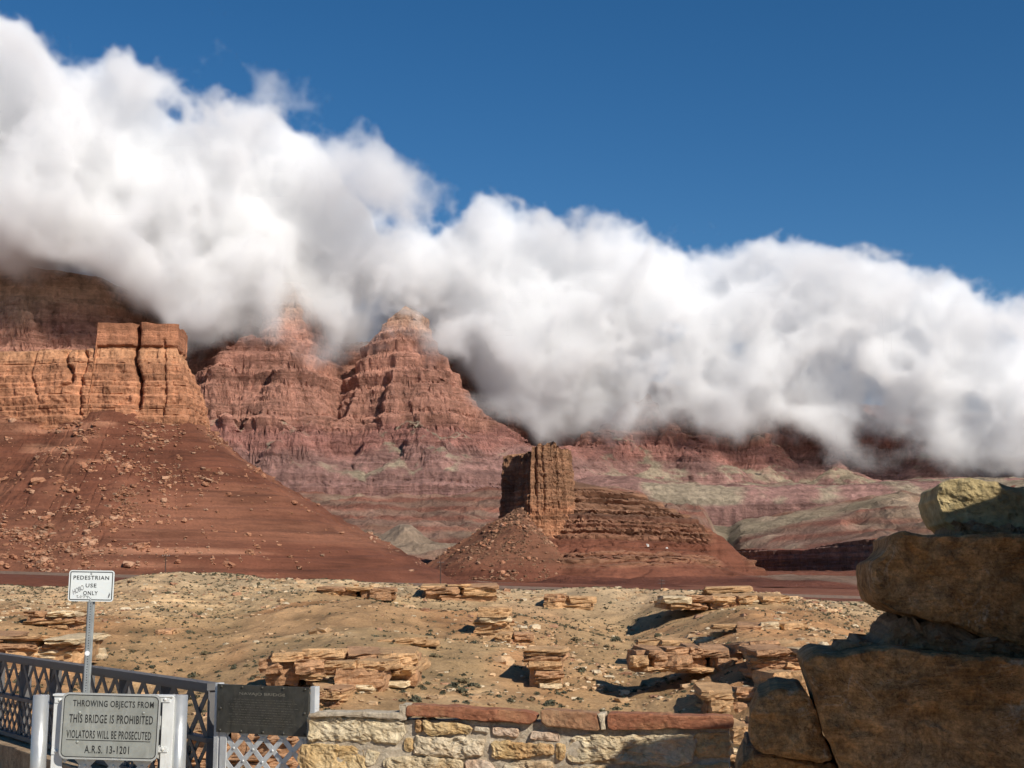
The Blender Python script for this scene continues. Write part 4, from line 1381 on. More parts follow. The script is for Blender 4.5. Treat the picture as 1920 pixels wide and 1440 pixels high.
for k, (mt, pl) in enumerate(STONES):
    wide = max(p[0] for p in pl) - min(p[0] for p in pl)
    mx, my = sum(p[0] for p in pl) / len(pl), sum(p[1] for p in pl) / len(pl)
    pl = [(a + 2.2 * (1 if a > mx else -1), b + 1.6 * (1 if b > my else -1)) for a, b in pl]
    stone_obj('stone', pl, W0, AX, NW, mt, 0.12, wall, nseg=int(np.clip(wide * 0.6, 22, 90)), bulge=0.009 if wide > 60 else 0.006, rough=0.012 if wide > 60 else 0.007, seed=k * 13, bev=0.007, freq=12)


def coping(pl, mt, seed):
    V, q, tr = None, None, None
    poly = []
    for (a, b) in pl:
        w = on_plane(a, b, W0 + NW * 0.03, NW) - (W0 + NW * 0.03)
        poly.append((w.dot(AX), w.z))
    V, q, tr = stone_mesh(poly, W0 + NW * 0.03, AX, NW, 0.17, nseg=110, bulge=0.004, rough=0.005, seed=seed, bev=0.006, freq=7)
    me = raw_mesh('coping_stone', V, q, tr)
    me.materials.append(mt)
    return link(bpy.data.objects.new('coping_stone', me), wall)


coping([(762, 1322), (860, 1327), (985, 1335), (1000, 1338), (1009, 1344), (995, 1358), (965, 1356), (860, 1348), (798, 1345), (761, 1345)], M_COPING, 3)
coping([(1014, 1334), (1024, 1332), (1120, 1338), (1123, 1369), (1026, 1363), (1014, 1354)], M_COPING2, 5)
coping([(1121, 1339), (1134, 1338), (1135, 1369), (1126, 1370)], M_WHITE, 6)
coping([(1137, 1338), (1250, 1341), (1377, 1345), (1376, 1365), (1250, 1367), (1138, 1368)], M_COPING, 7)
o = coping([(578, 1338), (600, 1336), (700, 1336), (760, 1337), (760, 1350), (700, 1347), (640, 1343), (578, 1346)], M_MORTAR, 8)
o.name = 'mortar_cap'
o = coping([(749, 1322), (761, 1322), (760, 1350), (749, 1350)], M_MORTAR, 9)
o.name = 'mortar_block'

# --- the pillar of great rough stones on the right
PIL = empty('stone_pillar', at(1700, 1440, 5.0) * Vector((1, 1, 0)) if False else (1.6, 5.2, 0))
tag(PIL, 'tall rough pillar of huge brown sandstone blocks standing in shade on the right', 'pillar')
PX_, PN_ = Vector((0.985, -0.17, 0)).normalized(), Vector((-0.17, -0.985, 0)).normalized()


def pst(pl, d, mt, depth, seed, label=None, **kw):
    c = (sum(p[0] for p in pl) / len(pl), sum(p[1] for p in pl) / len(pl))
    p0 = at(c[0], c[1], d)
    o = stone_obj('stone', pl, p0, PX_, PN_, mt, depth, PIL, nseg=220, seed=seed, **kw)
    if label:
        o['label'] = label
    return o


pst([(1757, 938), (1762, 910), (1778, 899), (1800, 898), (1860, 905), (1930, 908), (2040, 915), (2040, 1004), (1930, 998), (1850, 1000), (1800, 998), (1772, 984), (1762, 962)], 5.25, M_GOLD, 0.55, 11, 'golden block lit along its top edge', bulge=0.012, rough=0.012, bev=0.014, freq=6)
pst([(a + 12, b) for a, b in ((1654, 1006), (1690, 998), (1780, 1001), (1920, 1004), (2060, 1010), (2060, 1222), (1910, 1214), (1840, 1196), (1780, 1178), (1720, 1166), (1660, 1150), (1628, 1128), (1616, 1090), (1618, 1052), (1640, 1042), (1652, 1030))], 4.95, M_BROWN, 0.8, 22, bulge=0.012, rough=0.012, bev=0.014, freq=5)
pst([(1506, 1238), (1530, 1218), (1578, 1222), (1640, 1212), (1760, 1226), (1900, 1236), (2080, 1240), (2080, 1540), (1640, 1540), (1592, 1470), (1556, 1390), (1524, 1300)], 4.8, M_BROWN, 0.8, 33, bulge=0.012, rough=0.012, bev=0.014, freq=5)
pst([(1412, 1330), (1420, 1306), (1442, 1298), (1500, 1294), (1516, 1300), (1536, 1350), (1562, 1420), (1540, 1428), (1470, 1418), (1425, 1408), (1404, 1390), (1406, 1350)], 4.95, M_BROWN, 0.7, 44, bulge=0.012, rough=0.012, bev=0.014, freq=6)
pst([(1378, 1452), (1392, 1420), (1430, 1414), (1500, 1424), (1570, 1432), (1600, 1480), (1620, 1560), (1390, 1560)], 5.0, M_BROWN, 0.7, 55, bulge=0.012, rough=0.012, bev=0.014, freq=6)
# rough mortar between and behind the blocks
pst([(1660, 1190), (1690, 1160), (1850, 1190), (2060, 1210), (2060, 1260), (1600, 1240), (1575, 1226), (1620, 1208)], 4.99, M_DKMORTAR, 0.6, 66, bulge=0.02, rough=0.03, bev=0.04, freq=9).name = 'mortar_bed'
pst([(1790, 985), (1900, 990), (2060, 985), (2060, 1030), (1800, 1020)], 5.15, M_DKMORTAR, 0.5, 67, bulge=0.02, rough=0.03, bev=0.03, freq=10).name = 'mortar_bed'
pst([(1400, 1400), (1560, 1420), (1640, 1560), (1400, 1560)], 5.12, M_DKMORTAR, 0.5, 68, bulge=0.02, rough=0.02, bev=0.03, freq=9).name = 'mortar_bed'
pst([(1570, 1280), (1900, 1200), (2060, 1100), (2060, 1560), (1640, 1560)], 5.2, M_DKMORTAR, 0.5, 69, bulge=0.0, rough=0.02, bev=0.03, freq=9).name = 'mortar_bed'


# unseen blocks added out of view at the right, sized to shade pillar and wall
def block(x0, x1, y0, y1, z0, z1, seed, mt=M_BROWN):
    v_, q_ = rock_unit(seed, 9, 0.08, 0.05, 1.6)
    S_ = np.array([(x1 - x0) / 2, (y1 - y0) / 2, (z1 - z0) / 2])
    me = raw_mesh('stone', v_ * S_ * 1.02 + np.array([(x0 + x1) / 2, (y0 + y1) / 2, (z0 + z1) / 2]), q_)
    me.materials.append(mt)
    return link(bpy.data.objects.new('stone', me), PIL)  # added shade caster, kept with the pillar's stones


block(1.72, 3.2, 3.5, 4.7, 0.0, 0.95, 501)
block(1.78, 3.1, 3.6, 4.75, 0.93, 1.75, 502)
block(1.86, 3.2, 3.5, 4.6, 1.73, 2.52, 503)
block(2.45, 3.9, 4.5, 6.0, 0.0, 0.9, 504)
block(2.5, 3.8, 4.55, 6.1, 0.88, 1.7, 505)
block(2.48, 3.9, 4.5, 6.2, 1.68, 2.68, 506)

# ------------------------------------------------------------------ lettering
def text_part(body, size_wh, M, mat, parent, name='lettering', depth=0.0008, spacing=1.0, shear=0.0, bold=0.0):
    """flat lettering fitted into width x height, centred on M"""
    cu = bpy.data.curves.new(name, 'FONT')
    cu.body = body
    cu.align_x = 'CENTER'
    cu.space_character = spacing
    cu.shear = shear
    cu.offset = bold
    cu.resolution_u = 3
    tmp = bpy.data.objects.new(name, cu)
    COL.objects.link(tmp)
    dg = bpy.context.evaluated_depsgraph_get()
    me = bpy.data.meshes.new_from_object(tmp.evaluated_get(dg))
    bpy.data.objects.remove(tmp)
    bpy.data.curves.remove(cu)
    n = len(me.vertices)
    co = np.empty(n * 3, np.float32)
    me.vertices.foreach_get('co', co)
    co = co.reshape(-1, 3)
    lo, hi = co.min(0), co.max(0)
    sx, sy = size_wh[0] / (hi[0] - lo[0]), size_wh[1] / (hi[1] - lo[1])
    co[:, 0] = (co[:, 0] - (lo[0] + hi[0]) / 2) * sx
    co[:, 1] = (co[:, 1] - (lo[1] + hi[1]) / 2) * sy
    co[:, 2] = depth
    A = np.array(M)
    co = co @ A[:3, :3].T + A[:3, 3]
    me.vertices.foreach_set('co', co.astype(np.float32).ravel())
    me.materials.clear()
    me.materials.append(mat)
    me.update()
    return link(bpy.data.objects.new(name, me), parent)


def frame_at(c, right, lean=0.0):
    """a plane facing the viewer: x along right, y up, z outward"""
    r = right.normalized()
    up = Vector((0, 0, 1))
    n = r.cross(up).normalized()
    M = Matrix((r, up, n)).transposed().to_4x4()
    M.translation = c
    return M @ Matrix.Rotation(lean, 4, 'Z')


def rounded_rect(bm, w, h, r, z0, z1, M, seg=6):
    pts = []
    for cx, cy, a0 in ((w / 2 - r, h / 2 - r, 0), (-w / 2 + r, h / 2 - r, 90), (-w / 2 + r, -h / 2 + r, 180), (w / 2 - r, -h / 2 + r, 270)):
        for k in range(seg + 1):
            a = math.radians(a0 + 90 * k / seg)
            pts.append((cx + r * math.cos(a), cy + r * math.sin(a)))
    lo = [bm.verts.new(M @ Vector((x, y, z0))) for x, y in pts]
    hi = [bm.verts.new(M @ Vector((x, y, z1))) for x, y in pts]
    bm.faces.new(hi)
    bm.faces.new(lo[::-1])
    n = len(pts)
    for k in range(n):
        bm.faces.new((lo[k], lo[(k + 1) % n], hi[(k + 1) % n], hi[k]))


def ring_rect(bm, w, h, r, t, z, M, seg=6):
    def pts(w, h, r):
        o = []
        for cx, cy, a0 in ((w / 2 - r, h / 2 - r, 0), (-w / 2 + r, h / 2 - r, 90), (-w / 2 + r, -h / 2 + r, 180), (w / 2 - r, -h / 2 + r, 270)):
            for k in range(seg + 1):
                a = math.radians(a0 + 90 * k / seg)
                o.append((cx + r * math.cos(a), cy + r * math.sin(a)))
        return o
    A = [bm.verts.new(M @ Vector((x, y, z))) for x, y in pts(w, h, r)]
    B = [bm.verts.new(M @ Vector((x, y, z))) for x, y in pts(w - 2 * t, h - 2 * t, max(0.001, r - t))]
    n = len(A)
    for k in range(n):
        bm.faces.new((A[k], A[(k + 1) % n], B[(k + 1) % n], B[k]))


def rivet(M, r, mat, parent, name='rivet', h=None):
    bm = bmesh.new()
    bmesh.ops.create_uvsphere(bm, u_segments=10, v_segments=5, radius=r, matrix=M @ Matrix.Diagonal((1, 1, h or 0.55, 1)))
    return bm_obj(name, bm, mat, parent, smooth=True)


def bar(M, a, b, w, t, z, mat, parent, name):
    """flat bar from a to b in the plane of M, width w, thickness t, centred at height z above the plane"""
    a, b = Vector((*a, z)), Vector((*b, z))
    d = b - a
    ang = math.atan2(d.y, d.x)
    L = M @ Matrix.Translation((a + b) / 2) @ Matrix.Rotation(ang, 4, 'Z')
    bm = bmesh.new()
    add_box(bm, (0, 0, 0), (d.length, w, t), L)
    return bm_obj(name, bm, mat, parent)


# --- pedestrian sign on its perforated post
DS = 10.6
sg = DS / F
pc = at(171, 1098.5, DS)
MS = frame_at(pc, Vector((1, 0, 0)), math.radians(-0.8))
foot = MS @ Vector((-0.01, -1.5, 0))
ps = empty('pedestrian_sign', (foot.x, foot.y, foot.z))
tag(ps, 'white rectangular pedestrian use only sign on a perforated steel post', 'sign')
W_, H_ = 84 * sg, 57 * sg
bm = bmesh.new()
rounded_rect(bm, W_, H_, 0.022, -0.003, 0.0, MS)
pan = bm_obj('sign_panel', bm, M_SIGNWHITE, ps)
bm = bmesh.new()
ring_rect(bm, W_ - 0.018, H_ - 0.018, 0.013, 0.0066, 0.0012, MS)
bm_obj('border', bm, M_BLACK, pan)
for body, wpx, hpx, yy, xo in (('PEDESTRIAN', 66, 7.4, 15.0, -0.5), ('USE', 20, 7.2, 0.7, -0.2), ('ONLY', 27, 7.6, -13.3, -0.5)):
    text_part(body, (wpx * sg, hpx * sg), MS @ Matrix.Translation((xo * sg, yy * sg, 0)), M_BLACK, pan, depth=0.0015, bold=0.012, spacing=1.15)
text_part('HOBO', (23 * sg, 9 * sg), MS @ Matrix.Translation((-24 * sg, -7.5 * sg, 0)) @ Matrix.Rotation(math.radians(27), 4, 'Z'), M_FADED, pan, name='graffiti', depth=0.0015, spacing=0.9, shear=0.4)
# scrawl under the last word and a dark smear at the right
bm = bmesh.new()
prev = None
for k in range(60):
    t = k / 59
    p = MS @ Vector(((-26 + 26 * t + 2.0 * math.cos(t * 26)) * sg, (-19.5 - 1.5 * t + 2.3 * math.sin(t * 31)) * sg, 0.002))
    if prev is not None:
        add_cyl(bm, prev, p, 0.0011, seg=4, caps=False)
    prev = p
bm_obj('graffiti_scrawl', bm, M_FADED, pan)
bm = bmesh.new()
vs = [bm.verts.new(MS @ Vector((x * sg, y * sg, 0.002))) for x, y in ((32.2, -22.5), (34.3, -21), (36.0, -16), (35.2, -11.5), (34.0, -14), (32.4, -18))]
bm.faces.new(vs)
bm_obj('smear', bm, M_FADED, pan)
rivet(MS @ Matrix.Translation((-0.5 * sg, 22.5 * sg, 0.001)), 0.008, M_POST, pan, 'bolt')
rivet(MS @ Matrix.Translation((-0.5 * sg, -25.5 * sg, 0.001)), 0.008, M_POST, pan, 'bolt')
# post: a hat channel with a row of holes
KP = DS / 14.1
bm = bmesh.new()
for (cx, cz, w, t) in ((0, -0.010, 0.034, 0.004), (-0.0205, -0.021, 0.004, 0.026), (0.0205, -0.021, 0.004, 0.026), (-0.029, -0.034, 0.018, 0.004), (0.029, -0.034, 0.018, 0.004)):
    add_box(bm, (cx * KP, -0.70, cz * KP), (w * KP, 1.6, t * KP), MS)
post = bm_obj('post', bm, M_POST, ps)
for k in range(52):
    yy = 0.04 - k * 0.0195 - H_ / 2
    bm = bmesh.new()
    bmesh.ops.create_circle(bm, cap_ends=True, segments=8, radius=0.0042, matrix=MS @ Matrix.Translation((0.002, yy, -0.0052)))
    bm_obj('hole', bm, M_HOLE, post)
bm = bmesh.new()
bmesh.ops.create_circle(bm, cap_ends=True, segments=20, radius=0.019, matrix=MS @ Matrix.Translation((-0.002, (1098.5 - 1221.5) * sg, -0.0045)))
bm_obj('round_sticker', bm, M_STICKER, post)

# --- the barrier with its notice: two bollards, a frame with lattice, and the metal sign
DG = 8.6
gg = DG / F
rt = Vector((1, -0.02, 0))
for (px, lab) in ((77, 'silver round bollard on the left side of the bridge notice'), (337, 'silver round bollard on the right side of the bridge notice')):
    p = at(px + 0.5, 1303, DG)
    b = empty('bollard', (p.x, p.y, 0))
    tag(b, lab, 'bollard', 'bollards beside the bridge notice')
    bm = bmesh.new()
    add_cyl(bm, (p.x, p.y, 0), (p.x, p.y, p.z - 0.004), 0.0475, seg=40)
    add_cyl(bm, (p.x, p.y, p.z - 0.004), (p.x, p.y, p.z), 0.0475, 0.0445, seg=40)
    bm_obj('pipe', bm, M_SILVER, b, smooth=False)
    me = b.children[0].data
    me.polygons.foreach_set('use_smooth', [abs(f.normal.z) < 0.5 for f in me.polygons])
    bm = bmesh.new()
    add_cyl(bm, (p.x, p.y, 0.0), (p.x, p.y, 0.018), 0.1, seg=24)
    bm_obj('base_plate', bm, M_SILVER, b)

gc = at(207, 1362, DG - 0.075)
MG = frame_at(gc, rt, math.radians(-0.6))
gate = empty('lattice_barrier', (gc.x, gc.y, 0))
tag(gate, 'pale grey steel barrier frame with riveted lattice holding the bridge notice', 'barrier')
zf = -gc.z + 0.08


def gpx(px, py):
    """pixel to barrier plane coordinates"""
    w = on_plane(px, py, MG.translation, (MG.to_3x3() @ Vector((0, 0, 1))))
    q = MG.inverted() @ w
    return q.x, q.y


xl, _ = gpx(106, 1370)
xr, _ = gpx(311, 1370)
yt = gpx(207, 1306)[1]
for x, nm in ((xl, 'upright'), (xr, 'upright')):
    bm = bmesh.new()
    add_box(bm, (x, (yt + zf) / 2, -0.03), (0.068, yt - zf, 0.008), MG, 0.002)
    s_ = 1 if x > 0 else -1
    add_box(bm, (x + s_ * 0.030, (yt + zf) / 2, -0.060), (0.008, yt - zf, 0.052), MG)
    bm_obj(nm, bm, M_GATE, gate)
bm = bmesh.new()
add_box(bm, (0, yt + 0.004, -0.05), (xr - xl + 0.068, 0.012, 0.07), MG, 0.002)
bm_obj('top_rail', bm, M_GATE, gate)
bm = bmesh.new()
add_box(bm, (0, zf, -0.04), (xr - xl, 0.06, 0.03), MG, 0.002)
bm_obj('bottom_rail', bm, M_GATE, gate)
for (px, py) in ((110, 1313), (308, 1312), (103, 1410), (303, 1406)):
    x, y = gpx(px, py)
    bm = bmesh.new()
    add_box(bm, (x, y - 0.002, -0.023), (0.060, 0.030, 0.006), MG, 0.001)
    pl = bm_obj('gusset_plate', bm, M_GATE, gate)
    rivet(MG @ Matrix.Translation((x, y, -0.019)), 0.011, M_GATE, pl)
# lattice of flat bars, both ways, behind the notice and down to the bottom rail
lx0, lx1, ly0, ly1 = xl + 0.03, xr - 0.03, zf, yt
pit = 0.172
kk = -10
while kk < 16:
    for sgn in (1, -1):
        x0 = lx0 + kk * pit + 0.055
        # line x = x0 + sgn*(y-ly0)
        segs = []
        y_a, y_b = ly0, ly1
        if sgn > 0:
            y_a = max(ly0, ly0 + (lx0 - x0))
            y_b = min(ly1, ly0 + (lx1 - x0))
        else:
            y_a = max(ly0, ly0 + (x0 - lx1))
            y_b = min(ly1, ly0 + (x0 - lx0))
        if y_b - y_a > 0.04:
            bar(MG, (x0 + sgn * (y_a - ly0), y_a), (x0 + sgn * (y_b - ly0), y_b), 0.042, 0.005, -0.040 if sgn > 0 else -0.046, M_GATE, gate, 'lattice_bar')
    kk += 1
for i in range(0, 5):
    for j in range(0, 9):
        x = lx0 + 0.055 + i * pit + (j % 2) * pit / 2
        y = ly0 + j * pit / 2 + pit * 0.0
        if lx0 < x < lx1 and ly0 < y < gpx(207, 1425)[1] + 0.05:
            rivet(MG @ Matrix.Translation((x, y, -0.036)), 0.011, M_GATE, gate)

nc = at(206, 1362.5, DG - 0.10)
MN = frame_at(nc, Vector((1, -0.02, 0)), math.radians(-1.4))
notice = empty('notice_sign', nc)
tag(notice, 'worn grey metal throwing objects prohibited sign between the two bollards', 'sign')
gs = (DG - 0.10) / F
bm = bmesh.new()
rounded_rect(bm, 182 * gs, 119 * gs, 0.040, -0.004, 0.0, MN)
plate = bm_obj('sign_panel', bm, M_SIGNPLATE, notice)
bm = bmesh.new()
ring_rect(bm, 181 * gs, 118 * gs, 0.040, 0.0095, 0.0006, MN)
bm_obj('edge_band', bm, M_SIGNEDGE, plate)
bm = bmesh.new()
ring_rect(bm, 175 * gs, 112 * gs, 0.032, 0.005, 0.0010, MN)
bm_obj('border', bm, M_BLACK, plate)
for body, wpx, hpx, yy, xo in (('THROWING OBJECTS FROM', 149, 15.2, 38.8, 4), ('THIS BRIDGE IS PROHIBITED', 154.5, 15.4, 13.2, 1.5), ('VIOLATORS WILL BE PROSECUTED', 156, 14.6, -14.8, -1), ('A.R.S. 13-1201', 82, 14.0, -41.2, -3)):
    text_part(body, (wpx * gs, hpx * gs), MN @ Matrix.Translation((xo * gs, yy * gs, 0)), M_BLACK, plate, depth=0.0012, bold=0.014, spacing=1.12)
bm = bmesh.new()
add_box(bm, (-1.5 * gs, -25.2 * gs, 0.0006), (155 * gs, 1.3 * gs, 0.001), MN)
bm_obj('underline', bm, M_BLACK, plate)
for px, py in ((149, 1336), (269, 1337), (145, 1391)):
    q = MN.inverted() @ on_plane(px, py, MN.translation, MN.to_3x3() @ Vector((0, 0, 1)))
    rivet(MN @ Matrix.Translation((q.x, q.y, 0.001)), 0.0095, M_SIGNPLATE, plate, 'bolt')

# --- the dark plaque on its riveted panel
QA, QB = at(409, 1330, 9.02), at(577, 1336, 8.72)
rt = Vector((QB.x - QA.x, QB.y - QA.y, 0))
pcn = (QA + QB) / 2
pcn.z = at(494, 1333, 8.87).z
MP = frame_at(pcn, rt, 0)
stand = empty('plaque_stand', (pcn.x, pcn.y, 0))
tag(stand, 'silver riveted lattice panel with posts under the dark plaque', 'railing panel')
nrm = MP.to_3x3() @ Vector((0, 0, 1))


def ppx(px, py):
    q = MP.inverted() @ on_plane(px, py, MP.translation, nrm)
    return q.x, q.y


pl_x0, pl_x1 = ppx(408, 1330)[0], ppx(580, 1336)[0]
pl_y1, pl_y0 = ppx(494, 1285.5)[1], ppx(494, 1377)[1]
plq = empty('bronze_plaque', pcn)
tag(plq, 'dark weathered bronze plaque with worn raised lettering beside the wall', 'plaque')
bm = bmesh.new()
add_box(bm, ((pl_x0 + pl_x1) / 2, (pl_y0 + pl_y1) / 2, 0.004), (pl_x1 - pl_x0, pl_y1 - pl_y0, 0.012), MP, 0.002)
plate = bm_obj('plate', bm, M_BRONZE, plq)
pw, ph = pl_x1 - pl_x0, pl_y1 - pl_y0
pcx, pcy = (pl_x0 + pl_x1) / 2, (pl_y0 + pl_y1) / 2
text_part('NAVAJO BRIDGE', (pw * 0.50, ph * 0.075), MP @ Matrix.Translation((pcx, pcy + ph * 0.315, 0)), M_PLQTEXT, plate, depth=0.0125, bold=0.006)
r_ = random.Random(9)
bm = bmesh.new()
for row in range(11):
    y = pcy + ph * (0.20 - 0.052 * row)
    x = pcx - pw * r_.uniform(0.30, 0.40)
    while x < pcx + pw * r_.uniform(0.28, 0.4):
        w = pw * r_.uniform(0.012, 0.05)
        add_box(bm, (x + w / 2, y, 0.0102), (w, ph * 0.016, 0.0022), MP)
        x += w + pw * r_.uniform(0.008, 0.014)
bm_obj('worn_lettering', bm, M_BRONZE2, plate)
for (fx, fy) in ((-.45, .45), (-.22, .455), (0, .455), (.23, .455), (.46, .455), (-.455, .0), (.46, -.03), (-.455, -.455), (-.22, -.455), (0.02, -.455), (.24, -.455), (.46, -.455)):
    rivet(MP @ Matrix.Translation((pcx + fx * pw, pcy + fy * ph, 0.011)), 0.009, M_BRONZE, plate, 'bolt', 0.8)
pz = -pcn.z + 0.05
for x, w, nm in ((pl_x0 - 0.012, 0.034, 'post'), (pl_x1 + 0.018, 0.036, 'post')):
    bm = bmesh.new()
    add_box(bm, (x, (pl_y1 + pz) / 2, -0.03), (w, pl_y1 - pz + 0.01, 0.05), MP, 0.003)
    bm_obj(nm, bm, M_LATTICE, stand)
bm = bmesh.new()
add_box(bm, (pl_x0 + 0.045, (pl_y1 + pz) / 2, -0.010), (0.048, pl_y1 - pz, 0.008), MP)
bm_obj('side_plate', bm, M_LATTICE, stand)
lx0, lx1, ly0, ly1 = pl_x0 + 0.02, pl_x1 + 0.02, pz, pl_y1 - 0.02
pit = 0.148
for kk in range(-9, 14):
    for sgn in (1, -1):
        x0 = lx0 + kk * pit + 0.03
        if sgn > 0:
            y_a, y_b = max(ly0, ly0 + (lx0 - x0)), min(ly1, ly0 + (lx1 - x0))
        else:
            y_a, y_b = max(ly0, ly0 + (x0 - lx1)), min(ly1, ly0 + (x0 - lx0))
        if y_b - y_a > 0.04:
            bar(MP, (x0 + sgn * (y_a - ly0), y_a), (x0 + sgn * (y_b - ly0), y_b), 0.032, 0.005, -0.016 if sgn > 0 else -0.022, M_LATTICE, stand, 'lattice_bar')
for i in range(0, 6):
    for j in range(0, 9):
        x = lx0 + 0.03 + i * pit + (j % 2) * pit / 2
        y = ly0 + j * pit / 2
        if lx0 - 0.02 < x < lx1 and ly0 < y < pl_y0 + 0.02:
            rivet(MP @ Matrix.Translation((x, y, -0.0125)), 0.0095, M_LATTICE, stand)

# --- the bridge railing running away to the left, its kerb and walkway
RA = at(402, 1281, 9.2)
RD = Vector((-0.588, 0.809, 0)).normalized()
MR = Matrix((RD, Vector((0, 0, 1)), RD.cross(Vector((0, 0, 1))))).transposed().to_4x4()
MR.translation = RA
if (MR.to_3x3() @ Vector((0, 0, 1))).dot(EYE - RA) < 0:
    MR = Matrix((RD, Vector((0, 0, 1)), -RD.cross(Vector((0, 0, 1))))).transposed().to_4x4()
    MR.translation = RA
LEN = 7.2
railing = empty('bridge_railing', (RA.x, RA.y, 0))
tag(railing, 'long grey steel bridge railing with riveted lattice leading away to the left', 'railing')


def rbox(name, x0, x1, y0, y1, z0, z1, mat=M_RAIL, par=None):
    bm = bmesh.new()
    add_box(bm, ((x0 + x1) / 2, (y0 + y1) / 2, (z0 + z1) / 2), (x1 - x0, y1 - y0, z1 - z0), MR)
    return bm_obj(name, bm, mat, par or railing)


rbox('top_rail', 0, LEN, -0.045, 0.0, -0.05, 0.05)
rbox('top_rail_flange', 0, LEN, -0.062, -0.047, 0.030, 0.040)
rbox('middle_rail', 0, LEN, -0.375, -0.345, -0.03, 0.05)
rbox('bottom_rail', 0, LEN, -0.70, -0.665, -0.03, 0.05)
for k in range(10):
    x = 0.02 + k * 0.80
    rbox('post', x, x + 0.012, -0.70, -0.047, -0.07, 0.03)
    rbox('post_web', x + 0.014, x + 0.075, -0.70, -0.047, -0.072, -0.06)
me_cache = {}


def lat(x0, x1, y0, y1, w, z):
    key = (round(abs(x1 - x0), 4), round(y1 - y0, 4), x1 > x0, w)
    if key not in me_cache:
        d = Vector((x1 - x0, y1 - y0, 0))
        bm = bmesh.new()
        add_box(bm, (0, 0, 0), (d.length, w, 0.006), Matrix.Rotation(math.atan2(d.y, d.x), 4, 'Z'))
        me = bpy.data.meshes.new('lattice_bar')
        bm.to_mesh(me)
        bm.free()
        me.materials.append(M_RAIL)
        me_cache[key] = me
    o = bpy.data.objects.new('lattice_bar', me_cache[key])
    o.matrix_basis = MR @ Matrix.Translation(((x0 + x1) / 2, (y0 + y1) / 2, z))
    return link(o, railing)


n = int(LEN / 0.28)
for k in range(n):
    x = 0.05 + k * 0.28
    lat(x, x + 0.28, -0.345, -0.047, 0.046, 0.024)
    lat(x + 0.28, x, -0.345, -0.047, 0.046, 0.016)
for k in range(int(LEN / 0.14)):
    x = 0.04 + k * 0.14
    lat(x, x + 0.28, -0.665, -0.375, 0.034, 0.022)
    lat(x + 0.28, x, -0.665, -0.375, 0.034, 0.014)

def kbox(name, x0, x1, y0, y1, z0, z1, mat):
    bm = bmesh.new()
    add_box(bm, ((x0 + x1) / 2, (y0 + y1) / 2, (z0 + z1) / 2), (x1 - x0, y1 - y0, z1 - z0), MR, 0.012)
    return tag(bm_obj(name, bm, mat), kind='structure')


kbox('kerb', 0.6, LEN + 1.5, -0.93, -0.72, -0.12, 0.22, M_CONCRETE)
kbox('walkway', 0.6, LEN + 1.5, -1.06, -0.931, -0.12, 0.45, M_CONCRETE)

# ------------------------------------------------------------------ the cloud bank on the cliffs
D0 = 3300
TOP = [(-250, 55), (0, 62), (40, 68), (100, 108), (150, 150), (200, 132), (260, 146), (320, 170), (400, 205), (450, 210), (490, 205), (520, 205), (550, 220), (600, 262), (660, 330), (715, 432), (750, 438), (790, 405), (840, 368), (900, 335), (950, 340), (1000, 368), (1080, 375), (1200, 392), (1280, 402), (1350, 405), (1400, 415), (1470, 390), (1500, 418), (1600, 428), (1720, 440), (1760, 466), (1850, 468), (1920, 488), (2200, 540)]
BOT = [(-250, 560), (0, 562), (100, 566), (200, 575), (300, 630), (350, 695), (400, 685), (480, 640), (540, 635), (600, 670), (640, 690), (690, 632), (740, 580), (780, 590), (850, 690), (900, 765), (950, 795), (1000, 832), (1050, 852), (1100, 852), (1200, 838), (1300, 828), (1400, 846), (1500, 856), (1600, 860), (1700, 842), (1750, 866), (1800, 892), (1850, 908), (1920, 908), (2200, 905)]
nx, ny, nz = 620, 92, 250
X0, X1, Y0, Y1, Z0, Z1 = -1600, 1600, 2960, 3780, 150, 1420
cx = np.linspace(X0, X1, nx, dtype=np.float32)
cyy = np.linspace(Y0, Y1, ny, dtype=np.float32)
cz = np.linspace(Z0, Z1, nz, dtype=np.float32)
T = interp_px(TOP, D0)(cx).astype(np.float32)[:, None, None]
B = interp_px(BOT, D0 + 60)(cx).astype(np.float32)[:, None, None]
pxc = (cx / D0 * F + 960)
YF = np.interp(pxc, [-250, 100, 400, 620, 700, 780, 860, 960, 1300, 1800, 2200], [3030, 3030, 3110, 3270, 3400, 3430, 3400, 3390, 3430, 3480, 3460]).astype(np.float32)[:, None, None]
Yg, Zg, Xg = cyy[None, :, None], cz[None, None, :], cx[:, None, None]
shc = (nx, ny, nz)
bigN = fbm(shc, (44, 26, 44), 2, 0.5, 11)
pf = fbm(shc, (21, 12, 21), 5, 0.58, 21, ridged=True)
YFz = YF + np.clip((Zg - B) / 500, 0, 1) * -60
sgn_ = np.minimum(np.minimum((T - ((Yg - YF - 160) / 330) ** 2 * 60 - Zg) / 50, (Zg - B) / 130), np.minimum((Yg - YFz) / 120, (3770 - Yg) / 60))
dn = np.minimum(sgn_, 1.6) - 0.34 + (0.17 * bigN + 0.41 * pf) * np.clip((Zg - B) / 190, 0.35, 1)
dens = np.clip(dn / 0.78, 0, 1)
dens = dens * dens * (3 - 2 * dens)
c = at(690, 330, D0)
q = 1 - np.sqrt(((Xg - c.x) / 195) ** 2 + ((Yg - 3260) / 120) ** 2 + ((Zg - c.z + (Xg - c.x) * 0.25) / 100) ** 2)
dens = np.maximum(dens, np.clip((q * 1.5 - 0.1 + 0.2 * bigN + 0.42 * pf) / 1.0, 0, 1) * 0.55)
c = at(490, 155, D0)
q = 1 - np.sqrt(((Xg - c.x) / 125) ** 2 + ((Yg - 3300) / 100) ** 2 + ((Zg - c.z) / 150) ** 2)
dens = np.maximum(dens, np.clip((q * 1.0 - 0.22 + 0.2 * bigN + 0.45 * pf) / 1.2, 0, 1) * 0.34)
